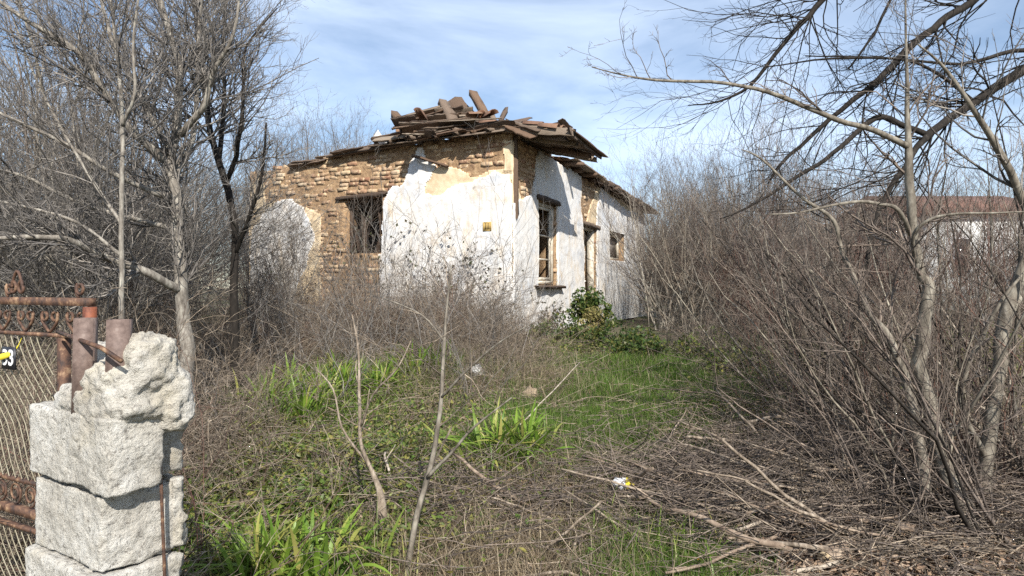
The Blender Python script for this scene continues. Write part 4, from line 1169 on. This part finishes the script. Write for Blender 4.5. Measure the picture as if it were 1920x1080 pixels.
def blades(name, xy, mat, h, wd, bend, seed, nseg=3, flop=0.0):
    r = np.random.default_rng(seed); N = len(xy)
    z = ground(xy[:, 0], xy[:, 1])
    a = r.uniform(0, 2 * np.pi, N); H = r.uniform(*h, N); W = r.uniform(*wd, N)
    b0 = r.uniform(0, flop + .3, N); b1 = r.uniform(*bend, N)
    side = np.stack([-np.sin(a), np.cos(a), 0 * a], -1); fw = np.stack([np.cos(a), np.sin(a), 0 * a], -1)
    p = np.stack([xy[:, 0], xy[:, 1], z - .01], -1); pts = [p]
    for i in range(nseg):
        t = b0 + b1 * (i + .5) / nseg
        p = p + (fw * np.sin(t)[:, None] + np.array([0, 0, 1.]) * np.cos(t)[:, None]) * (H / nseg)[:, None]
        p[:, 2] = np.maximum(p[:, 2], z + .008); pts.append(p)
    V = []
    for i in range(nseg):
        w_ = (W * (1 - .75 * i / nseg))[:, None]
        V += [pts[i] - side * w_, pts[i] + side * w_]
    V.append(pts[-1]); m = len(V)
    V = np.stack(V, 1).reshape(-1, 3); b = (np.arange(N) * m)[:, None]
    q = np.concatenate([b + np.array([[2 * i, 2 * i + 1, 2 * i + 3, 2 * i + 2]]) for i in range(nseg - 1)]) if nseg > 1 else np.zeros((0, 4), int)
    tr = b + np.array([[2 * nseg - 2, 2 * nseg - 1, 2 * nseg]])
    return obj(name, make_mesh(name, V, [q, tr], M[mat]), None, kind='stuff')
def leaves(name, xy, mat, size, hz, seed, tilt=.6, fold=.3, on=ground):
    r = np.random.default_rng(seed); N = len(xy)
    z = on(xy[:, 0], xy[:, 1]) + r.uniform(*hz, N)
    S = r.uniform(*size, N); n = norm(np.stack([r.normal(size=N) * tilt, r.normal(size=N) * tilt, np.ones(N)], -1))
    u = norm(np.cross(n, r.normal(size=(N, 3)))); v = np.cross(n, u)
    c = np.stack([xy[:, 0], xy[:, 1], z], -1); s = S[:, None]
    wv = r.uniform(.35, .6, N)[:, None]; fz = n * s * fold * r.uniform(-1, 1, N)[:, None]
    V = np.stack([c - u * s, c - v * s * wv + fz - u * s * .2, c + u * s + fz * .6, c + v * s * wv + fz - u * s * .2, c - v * s * wv * .6 + fz + u * s * .55, c + v * s * wv * .6 + fz + u * s * .55], 1).reshape(-1, 3)
    b = (np.arange(N) * 6)[:, None]
    f = [b + np.array([[0, 1, 4]]), b + np.array([[0, 4, 2]]), b + np.array([[0, 2, 5]]), b + np.array([[0, 5, 3]])]
    return obj(name, make_mesh(name, V, [np.concatenate(f)], M[mat]), None, kind='stuff')
def ground_twigs(name, xy, mat, L, rad, seed, lift=.06):
    r = np.random.default_rng(seed); N = len(xy)
    a = r.uniform(0, 2 * np.pi, N); l = r.uniform(*L, N)
    d = np.stack([np.cos(a), np.sin(a), r.normal(size=N) * .16], -1)
    p = np.stack([xy[:, 0], xy[:, 1], ground(xy[:, 0], xy[:, 1]) + r.uniform(.0, lift, N)], -1)
    a_, ra = grow(r, p, d, l, r.uniform(*rad, N), 4, .16, (0, 0, 0), .5)
    g = ground(a_[..., 0], a_[..., 1]); a_[..., 2] = np.maximum(a_[..., 2], g + .004)
    return obj(name, make_mesh(name, *tubes(a_, ra, 3), M[mat]), None, kind='stuff')

LAWN = [(1130, 740, .55, .9, 3.4), (1190, 830, .45, .5, 3.2), (1060, 800, .4, .5, 1.5), (1215, 945, .14, .22, 1.0), (1240, 1060, .22, .25, 2.0), (1180, 690, 1.0, .8, 2), (1350, 700, .9, .7, 2.2), (1330, 740, .6, .5, .6), (680, 720, 1.2, .8, 1.8), (600, 820, .7, .5, 1.2), (1900, 640, 2, 1.5, .6), (560, 960, .5, .5, .3)]
blades('green_grass', blobs(190000, LAWN, 1), 'grass', (.05, .17), (.002, .0045), (.2, 1.3), 2, 2)
DRY = [(860, 720, .9, .9, 2.2), (900, 660, 1.2, .8, 2.5), (420, 740, .35, .8, 1.6), (400, 850, .35, .4, 1.2), (520, 880, .4, .4, .5), (900, 960, .5, .5, 1.6), (950, 1060, .5, .3, 1.3), (1050, 900, .5, .4, .8), (700, 650, 1.5, .8, 2), (1150, 780, .9, .9, .35), (1500, 720, 1.2, 1, .8), (1700, 800, 1, .9, .5), (60, 1000, .4, .7, 1.2), (1020, 720, .35, .6, 1)]
blades('dry_grass', blobs(80000, DRY, 3), 'dry_grass', (.12, .42), (.0012, .0028), (.6, 2.4), 4, 3, .9)
blades('dry_thatch', blobs(60000, DRY + [(1400, 900, .9, .6, 2), (900, 700, 2, 2, 1)], 5), 'dry_grass', (.08, .25), (.001, .0025), (.1, .8), 6, 2, 1.5)
IVY = [(560, 850, .40, .45, 2.2), (620, 910, .45, .4, 2.0), (480, 960, .4, .4, 1.4), (640, 1010, .4, .3, 1.2), (760, 860, .4, .5, 1), (400, 980, .3, .4, 1), (1060, 660, .5, .4, .5), (700, 780, .6, .6, .8), (1850, 720, 1, .8, .5), (1430, 760, .5, .5, .4), (900, 1000, .4, .3, .2)]
leaves('ground_ivy', blobs(34000, IVY, 7), 'ivy', (.010, .030), (.01, .16), 8, .7)
LIT = [(1450, 900, .7, .5, 3), (1600, 1000, .6, .4, 2.5), (1350, 1000, .35, .4, 1.2), (1750, 900, .8, .8, 2), (1000, 980, .7, .5, 1.2), (850, 780, 1, 1, 1), (1400, 820, .8, .5, 1.5), (1100, 820, 1.2, 1.2, .25), (600, 980, .8, .5, .5), (1700, 760, 1.5, 1.2, 1.5), (500, 760, 1, 1, .6)]
leaves('leaf_litter', blobs(52000, LIT, 9), 'litter', (.012, .044), (.0, .05), 10, .55, .5)
ground_twigs('twig_litter', blobs(12000, LIT + DRY[:4], 11), 'stick', (.12, .60), (.0012, .0045), 12, .14)
ground_twigs('dark_twig_litter', blobs(7000, [(1550, 930, .7, .5, 3), (1750, 900, .9, .7, 2), (1350, 950, .5, .4, 1), (900, 980, .6, .4, 1), (480, 780, .5, .8, 1)], 15), 'bark_brown', (.15, .7), (.0015, .005), 16, .22)
LONG = [(500, 765, .35, .4, 1.6), (570, 790, .35, .4, 1.8), (640, 740, .4, .4, 1.8), (700, 730, .35, .4, 1.4), (790, 700, .4, .4, 1.8), (840, 690, .3, .4, 1), (940, 860, .22, .25, 1.2), (560, 1070, .3, .2, 1.0), (1215, 1050, .2, .2, .5)]
blades('long_green_grass', blobs(17000, LONG, 17), 'strap_grass', (.14, .40), (.0025, .0055), (.5, 2.2), 18, 5, .7)

# ---------------------------------------------------------------- fallen branches, cut sticks and logs
def ground_at(px, py, h): return gpt(px, py) + np.array([0, 0, h])
def fallen(name, label, pts, r0, r1, mat='stick', seed=0, twigs=3, group='fallen branches lying on the ground', sides=6, cat='branch'):
    r = np.random.default_rng(900 + seed)
    A = np.array([ground_at(*p) for p in pts]); n = len(A); out = []
    for i in range(n - 1):
        p0, p1, p2, p3 = A[max(i - 1, 0)], A[i], A[i + 1], A[min(i + 2, n - 1)]
        for t in np.linspace(0, 1, 5, endpoint=False):
            out.append(.5 * (2 * p1 + (p2 - p0) * t + (2 * p0 - 5 * p1 + 4 * p2 - p3) * t * t + (3 * p1 - p0 - 3 * p2 + p3) * t ** 3))
    out = np.array(out + [A[-1]]); m = len(out)
    out += r.normal(size=out.shape) * .006
    rad = np.linspace(r0, r1, m) * (1 + .15 * r.normal(size=m))
    o = thing(name, label, cat, tuple(A[0]), 0, group)
    obj('stem', make_mesh('stem', *tubes((out - A[0])[None], rad[None], sides, True), M[mat], True), o)
    if twigs:
        p, d, L, q = children(r, out[None], rad[None], twigs, .2, 1, (.4, .9), (.15, .4), .5)
        a, ra = grow(r, p, d, L, np.minimum(q, .006), 4, .2, (0, 0, .02), .4)
        obj('twigs', make_mesh('twigs', *tubes(a - A[0], ra, 4), M[mat], True), o, kind='stuff')
    return o
M['stick_pale'] = barkmat('bleached_sticks', [(.3, (.17, .145, .12)), (.5, (.33, .29, .24)), (.75, (.52, .47, .40))], 26)
M['log'] = barkmat('split_log', [(.3, (.09, .065, .05)), (.5, (.19, .148, .115)), (.75, (.36, .30, .235))], 20)
fallen('fallen_branch', 'thick bleached dead branch lying on the bank behind the pillar', [(362, 672, .38), (400, 728, .25), (440, 772, .16), (490, 812, .06)], .022, .014, 'stick_pale', 1, 4)
fallen('fallen_branch', 'second bleached branch crossing the thick one behind the pillar', [(372, 665, .42), (405, 700, .34), (432, 745, .24), (445, 765, .2)], .012, .007, 'stick_pale', 2, 3)
fallen('fallen_branch', 'pale bent branch sticking out sideways above the bleached ones', [(378, 668, .40), (440, 664, .40), (500, 650, .38), (545, 618, .42)], .010, .005, 'stick_pale', 3, 1)
fallen('fallen_branch', 'reddish dry cane lying across the strap leaved clumps', [(580, 778, .2), (640, 815, .17), (700, 842, .14), (768, 866, .1)], .008, .005, 'log', 4, 2)
fallen('fallen_branch', 'long pale cane leaning from the sapling towards the lawn', [(820, 935, .06), (900, 880, .10), (990, 815, .16), (1086, 728, .28)], .009, .005, 'stick_pale', 5, 3)
fallen('fallen_branch', 'grey branch lying across the lower end of the lawn', [(935, 925, .03), (1000, 898, .05), (1070, 888, .05), (1150, 893, .04)], .017, .010, 'stick', 6, 3)
fallen('fallen_branch', 'long straight cane lying from the lawn towards the thicket', [(1130, 905, .05), (1230, 896, .06), (1310, 890, .07), (1390, 884, .08)], .008, .006, 'stick_pale', 7, 2)
fallen('fallen_branch', 'pale cane just above the yellow and white wrapper', [(1105, 938, .04), (1180, 920, .06), (1240, 912, .06), (1300, 905, .06)], .009, .005, 'stick_pale', 8, 1)
fallen('fallen_branch', 'crooked grey branch on the grass below the yellow wrapper', [(1160, 1032, .03), (1215, 1005, .05), (1262, 980, .05), (1338, 945, .06)], .015, .009, 'stick', 9, 2)
fallen('fallen_branch', 'short brown branch on the dry grass at the bottom edge', [(1018, 1005, .03), (1080, 1035, .04), (1130, 1050, .04), (1182, 1056, .03)], .013, .010, 'log', 10, 2)
fallen('fallen_branch', 'dark rotten branch beside the strap leaved clump on the lawn', [(980, 965, .03), (1020, 942, .04), (1060, 925, .03)], .022, .018, 'bark_dark', 11, 1)
fallen('fallen_branch', 'forked grey branch rising out of the lawn', [(1195, 905, .02), (1225, 880, .1), (1262, 850, .18), (1290, 820, .26)], .012, .005, 'stick', 12, 4)
fallen('fallen_branch', 'bleached forked branch among the ivy by the sapling', [(745, 965, .03), (730, 930, .12), (722, 900, .2)], .014, .010, 'stick_pale', 13, 2)
fallen('fallen_branch', 'grey branch lying at the foot of the pale sapling', [(770, 920, .05), (810, 895, .08), (850, 865, .1)], .018, .012, 'stick', 14, 2)
fallen('fallen_branch', 'thin pale cane lying in the bottom corner of dry grass', [(560, 1040, .03), (640, 1060, .05), (720, 1052, .05), (800, 1010, .08)], .006, .004, 'stick_pale', 15, 2)
fallen('fallen_branch', 'pale straight branch lodged between the stems of the thicket', [(1650, 795, .45), (1740, 820, .42), (1820, 845, .38), (1885, 862, .34)], .013, .010, 'stick_pale', 16, 2)
fallen('fallen_branch', 'thin pale branch crossing the lodged straight one', [(1700, 800, .5), (1770, 800, .48), (1850, 832, .40), (1890, 836, .42)], .008, .006, 'stick_pale', 17, 2)
fallen('fallen_branch', 'bleached stem leaning against the smooth arching tree', [(1762, 800, 1.05), (1810, 800, .75), (1860, 800, .42), (1900, 810, .2)], .010, .008, 'stick_pale', 18, 2)
fallen('fallen_branch', 'thin curved cane arching over the lawn below the entrance', [(1215, 745, .1), (1280, 770, .2), (1350, 780, .2), (1420, 790, .15)], .006, .004, 'log', 19, 1)
# one loose heap of cut sticks: every stick a thing, eight shapes shared
def stick_mesh(k):
    r = np.random.default_rng(950 + k)
    p = np.zeros((1, 3)); d = np.array([[1, 0, 0.]])
    a, ra = grow(r, p, d, np.array([1.0]), np.array([.006 + .006 * r.random()]), 8, .10, (0, 0, 0), .55)
    pr = [tubes(a, ra, 6, True)]
    q = children(r, a, ra, 3, .3, 1, (.35, .8), (.2, .45), .5)
    b, rb = grow(r, *q, 4, .15, (0, 0, 0), .4); b[..., 2] *= .4
    pr.append(tubes(b, rb, 4))
    return make_mesh('stick', *join(pr), M['stick_pale'] if k % 5 == 0 else (M['log'] if k % 3 == 1 else M['stick']), True)
ST = [stick_mesh(k) for k in range(9)]
for k in range(120):
    if k < 80: px, py = random.gauss(1560, 130), random.gauss(960, 65)
    elif k < 100: px, py = random.gauss(1400, 90), random.gauss(890, 60)
    else: px, py = random.gauss(1000, 130), random.gauss(980, 50)
    g = gpt(px, min(max(py, 800), 1110))
    heap = k < 80
    o = thing('cut_stick', 'cut dry stick in the loose heap below the slender pale tree' if heap else ('dry stick scattered on the leaf litter beside the lawn' if k < 100 else 'dry stick among dead grass near the bottom of the slope'), 'stick',
              tuple(g + np.array([0, 0, random.uniform(.01, .16 if heap else .04)])), random.gauss(2.8, .5) if heap else random.uniform(0, 6.28),
              'sticks in the loose heap' if heap else ('sticks scattered beside the lawn' if k < 100 else 'sticks among the dead grass'), ST[k % 9])
    o.rotation_euler.y = random.gauss(0, .10); l = random.uniform(.5, 1.2) if heap else random.uniform(.3, .7)
    o.scale = (l,) + (random.uniform(.9, 2.1),) * 2
def log(label, p0, p1, r, name='log', ends=True):
    A, B = ground_at(*p0), ground_at(*p1)
    rr = np.random.default_rng(int(p0[0]))
    t = np.linspace(0, 1, 7)[:, None]
    o = thing(name, label, 'log', tuple(A))
    path = (B - A) * t; rad = r * (1 + .07 * rr.normal(size=7))
    obj('bark', make_mesh('bark', *tubes(path[None], rad[None], 10), M['log'], True), o)
    d = norm((B - A)[None])[0]
    for c, sg, ra in ((path[0], -1, rad[0]), (path[-1], 1, rad[-1])):
        pp = np.stack([c - d * sg * .004, c + d * sg * .003])
        obj('cut_end', make_mesh('cut_end', *tubes(pp[None], np.array([[ra * .97] * 2]), 10, True), M['cut_wood']), o)
log('split pale log lying among the cut sticks', (1548, 992, .06), (1640, 985, .07), .035)
log('short sawn log showing its round pale cut end', (1548, 1068, .05), (1590, 1040, .05), .052)
log('weathered grey log half buried under the cut sticks', (1480, 1000, .03), (1560, 1012, .03), .03)

# ---------------------------------------------------------------- litter, stones
def crumple(name, label, cat, p, size, mats, seed, squash=.55):
    r = np.random.default_rng(seed)
    th = np.linspace(0, np.pi, 9); ph = np.linspace(0, 2 * np.pi, 15)[:-1]
    T, H = np.meshgrid(th, ph, indexing='ij')
    v = np.stack([np.sin(T) * np.cos(H), np.sin(T) * np.sin(H) * .8, np.cos(T) * squash], -1).reshape(-1, 3)
    u0 = v[:, 0].copy()
    v *= (1 + .24 * r.normal(size=(len(v), 1)) * (len(mats) > 0)) * size
    i = np.arange(8 * 14).reshape(8, 14); j = np.roll(i, -1, 1)
    q = np.stack([i, i + 14, j + 14, j], -1).reshape(-1, 4)
    o = thing(name, label, cat, tuple(p))
    cx = u0[q].mean(1)
    if len(mats) == 1: obj('wrap', make_mesh('wrap', v, [q], M[mats[0]]), o)
    else:
        obj('white_side', make_mesh('white_side', v, [q[cx < .25]], M[mats[0]]), o)
        obj('yellow_side', make_mesh('yellow_side', v, [q[cx >= .25]], M[mats[1]]), o)
    return o
crumple('wrapper', 'crumpled white and yellow wrapper lying on the grass', 'wrapper', ground_at(1167, 950, .15), .068, ['white', 'yellow'], 1)
crumple('wrapper', 'orange torn wrapper near the bottom edge of the lawn', 'wrapper', ground_at(1302, 1062, .03), .05, ['orange'], 2, .4)
crumple('plastic_bag', 'white plastic scrap beside the orange wrapper', 'litter', ground_at(1290, 1080, .03), .03, ['white'], 3, .4)
crumple('plastic_bag', 'crumpled white plastic bag caught in the dry stalks', 'litter', ground_at(893, 712, .10), .075, ['dirty_white'], 4, .8)
crumple('stone', 'tan stone lying at the upper edge of the lawn', 'stone', ground_at(995, 752, .06), .085, ['stone'], 5, 1.0)

# ---------------------------------------------------------------- green bushes and vines by the wall
def leafcloud(name, label, cat, base, blob, n, size, mat, seed, stems=8, group=None):
    r = np.random.default_rng(seed)
    o = thing(name, label, cat, tuple(base), 0, group)
    c = np.array([[b[0], b[1], b[2]] for b in blob]); s = np.array([b[3] for b in blob])
    k = r.integers(0, len(blob), n)
    d = norm(r.normal(size=(n, 3))) * (r.random((n, 1)) ** .45)
    p = c[k] + d * s[k][:, None] * np.array([1, 1, .9])
    keep = vnoise(p[:, 0] * 9, p[:, 1] * 9, p[:, 2] * 9) > -.25; p = p[keep]
    N = len(p); S = r.uniform(*size, N)[:, None]
    nn = norm(r.normal(size=(N, 3)) + np.array([0, -.3, .8])); u = norm(np.cross(nn, r.normal(size=(N, 3)))); v = np.cross(nn, u)
    V = np.stack([p - u * S, p - v * S * .45 + nn * S * .15, p + u * S, p + v * S * .45 + nn * S * .15], 1).reshape(-1, 3)
    b = (np.arange(N) * 4)[:, None]
    obj('foliage', make_mesh('foliage', V, [b + np.array([[0, 1, 2, 3]])], M[mat]), o)
    t = c[r.integers(0, len(blob), stems)] + r.normal(size=(stems, 3)) * .1
    st = np.linspace(0, 1, 6)[None, :, None] * t[:, None, :] + r.normal(size=(stems, 6, 3)) * .02
    st[:, 0] = [0, 0, -.05]
    obj('stem', make_mesh('stem', *tubes(st, np.full((stems, 6), .007), 4), M['bark_brown']), o)
    return o
g = gd(1103, 11.0)
leafcloud('evergreen_bush', 'small dark evergreen bush growing against the entrance doorway', 'bush', g, [(0, 0, .62, .30), (-.12, 0, .45, .25), (.15, .05, .5, .24), (.22, .1, .30, .25)], 2600, (.025, .05), 'evergreen', 51)
M['yellow_leaf'] = leafmat('yellowing_leaves', [(.30, .26, .09), (.22, .20, .07), (.38, .30, .14)], .3)
g = gd(1108, 10.6)
leafcloud('yellowing_bush', 'small yellowing bush below the dark evergreen one', 'bush', g, [(0, 0, .25, .22), (.05, 0, .42, .18), (-.05, 0, .1, .2)], 1300, (.02, .04), 'yellow_leaf', 52)
for i, (px, d, s_, n, lab) in enumerate([(1050, 10.0, .34, 1800, 'dark leafy nettle patch left of the yellowing bush'.replace('left of', 'beside')), (1165, 9.6, .38, 2000, 'dark leafy nettle patch below the thicket edge'), (1200, 9.0, .30, 1300, 'low leafy nettle patch at the upper lawn'),
                                    (1390, 8.2, .32, 1500, 'leafy green plant in the shade of the low thicket shrubs'), (1330, 9.3, .34, 1400, 'leafy green plant at the foot of the thicket'), (1850, 7.6, .40, 1500, 'leafy green patch behind the smooth arching stem')]):
    g = gd(px, d)
    leafcloud('nettle_patch', lab, 'plant', g, [(0, 0, s_ * .5, s_), (s_ * .8, .1, s_ * .4, s_ * .7), (-s_ * .8, 0, s_ * .4, s_ * .7)], n, (.02, .045), 'ivy' if i > 2 else 'evergreen', 60 + i, 14, 'leafy plants around the upper lawn')
def wall_vine(label, face, px, py, n, spread, seed, height):
    """vine stems with leaves climbing on a wall face; px,py is its root"""
    r = np.random.default_rng(seed)
    a0, z0 = (Lp if face == 'L' else Rp)(px, py)
    w0 = Vector((0, 12, 0))
    k = n
    aa = np.zeros((k, 9)); zz = np.zeros((k, 9)); off = .07 + r.random((k, 9)) * .12
    ang = r.uniform(-1.1, 1.1, k); aa[:, 0] = a0 + r.normal(size=k) * .12; zz[:, 0] = z0
    for i in range(1, 9):
        ang = ang + r.normal(size=k) * .4
        aa[:, i] = aa[:, i - 1] + np.sin(ang) * spread / 8; zz[:, i] = zz[:, i - 1] + np.cos(ang * .8) * height / 8 * r.uniform(.3, 1.2, k)
    loc = fmap(face, aa, zz, off)
    Wd = np.stack([loc[..., 0] * AX - loc[..., 1] * AY, 12 + loc[..., 0] * AY + loc[..., 1] * AX, loc[..., 2]], -1)
    base = Wd[:, 0].mean(0)
    o = thing('wall_vine', label, 'vine', tuple(base), 0, 'vines on the house walls')
    obj('stem', make_mesh('stem', *tubes(Wd - base, np.linspace(.006, .002, 9)[None] * np.ones((k, 1)), 4), M['bark_brown']), o)
    P_, D_, L_, R_ = children(r, Wd, np.full((k, 9), .004), 7, .15, 1, (.5, 1.3), (.15, .4), .5)
    b, rb = grow(r, P_, D_, L_, R_, 4, .3, (0, 0, 0), .5)
    obj('twigs', make_mesh('twigs', *tubes(b - base, rb, 3), M['bark_red']), o, kind='stuff')
    p = b[:, 1:].reshape(-1, 3) - base; p = p[r.random(len(p)) < .45]; N = len(p)
    S = r.uniform(.018, .042, N)[:, None]; nn = norm(r.normal(size=(N, 3)) + np.array([-.2, -.9, .3]) * 1.3); u = norm(np.cross(nn, r.normal(size=(N, 3)))); v = np.cross(nn, u)
    V = np.stack([p - u * S, p - v * S * .7, p + u * S, p + v * S * .7], 1).reshape(-1, 3)
    obj('foliage', make_mesh('foliage', V, [(np.arange(N) * 4)[:, None] + np.array([[0, 1, 2, 3]])], M['vine_leaf']), o)
wall_vine('dark leaved vine sprawling over the white gable plaster', 'L', 845, 560, 16, 1.5, 71, 1.5)
wall_vine('thin leafless vine spreading beneath the gable vent', 'L', 905, 590, 9, 1.2, 72, .9)
wall_vine('dark leaved vine below the tall entrance window', 'R', 1030, 615, 13, 1.0, 73, .75)
wall_vine('reddish vine climbing the bare brick beside the gable window', 'L', 690, 540, 10, 1.4, 74, 2.2)
wall_vine('sparse vine across the far plaster patch of the gable', 'L', 545, 560, 8, 1.6, 75, 1.9)

# ---------------------------------------------------------------- neighbouring houses beyond the scrub
def far_house(label, px0, px1, pytop, pyroof, d, wallmat, roofmat, wins=((.3, .55),), depth=5.0):
    a, b = P(px0, 540, d), P(px1, 540, d); wd = b[0] - a[0]; z0 = float(ground(a[0], d)) - .3
    zt = EYE + (540 - pytop) / F * d; zr = EYE + (540 - pyroof) / F * d
    o = thing('neighbour_house', label, 'house', (a[0], d, z0), 0, 'houses beyond the scrub')
    h = zt - z0
    obj('wall', make_mesh('wall', boxv(0, wd, 0, depth, 0, h), [box_f], M[wallmat]), o)
    e = .35; hr_ = zr - z0
    v = np.array([[-e, -e, h + .01], [wd + e, -e, h + .01], [wd + e, depth + e, h + .01], [-e, depth + e, h + .01], [-e, depth / 2, hr_], [wd + e, depth / 2, hr_]])
    obj('roof', make_mesh('roof', v, [np.array([[0, 1, 5, 4], [2, 3, 4, 5], [3, 2, 1, 0]]), np.array([[0, 4, 3], [1, 2, 5]])], M[roofmat]), o)
    for f0, f1 in wins:
        w_ = obj('window', make_mesh('window', boxv(wd * f0, wd * f1, -.06, -.01, h * .42, h * .78), [box_f], M['white']), o)
        obj('pane', make_mesh('pane', boxv(wd * f0 + .06, wd * f1 - .06, -.07, -.062, h * .42 + .06, h * .78 - .06), [box_f], M['glass']), w_)
    return o
far_house('white house with a pale roof behind the gate scrub', -120, 128, 486, 462, 15, 'wall_white', 'wall_white', ((.25, .38), (.62, .75)))
far_house('white walled house with red tiled roof beyond the thicket', 1745, 2010, 402, 340, 25, 'wall_white', 'roof_red', ((.15, .28), (.6, .72)), 8)
far_house('low house with an orange roof far behind the thicket', 1560, 1680, 455, 412, 36, 'wall_white', 'roof_orange', ((.3, .5),))
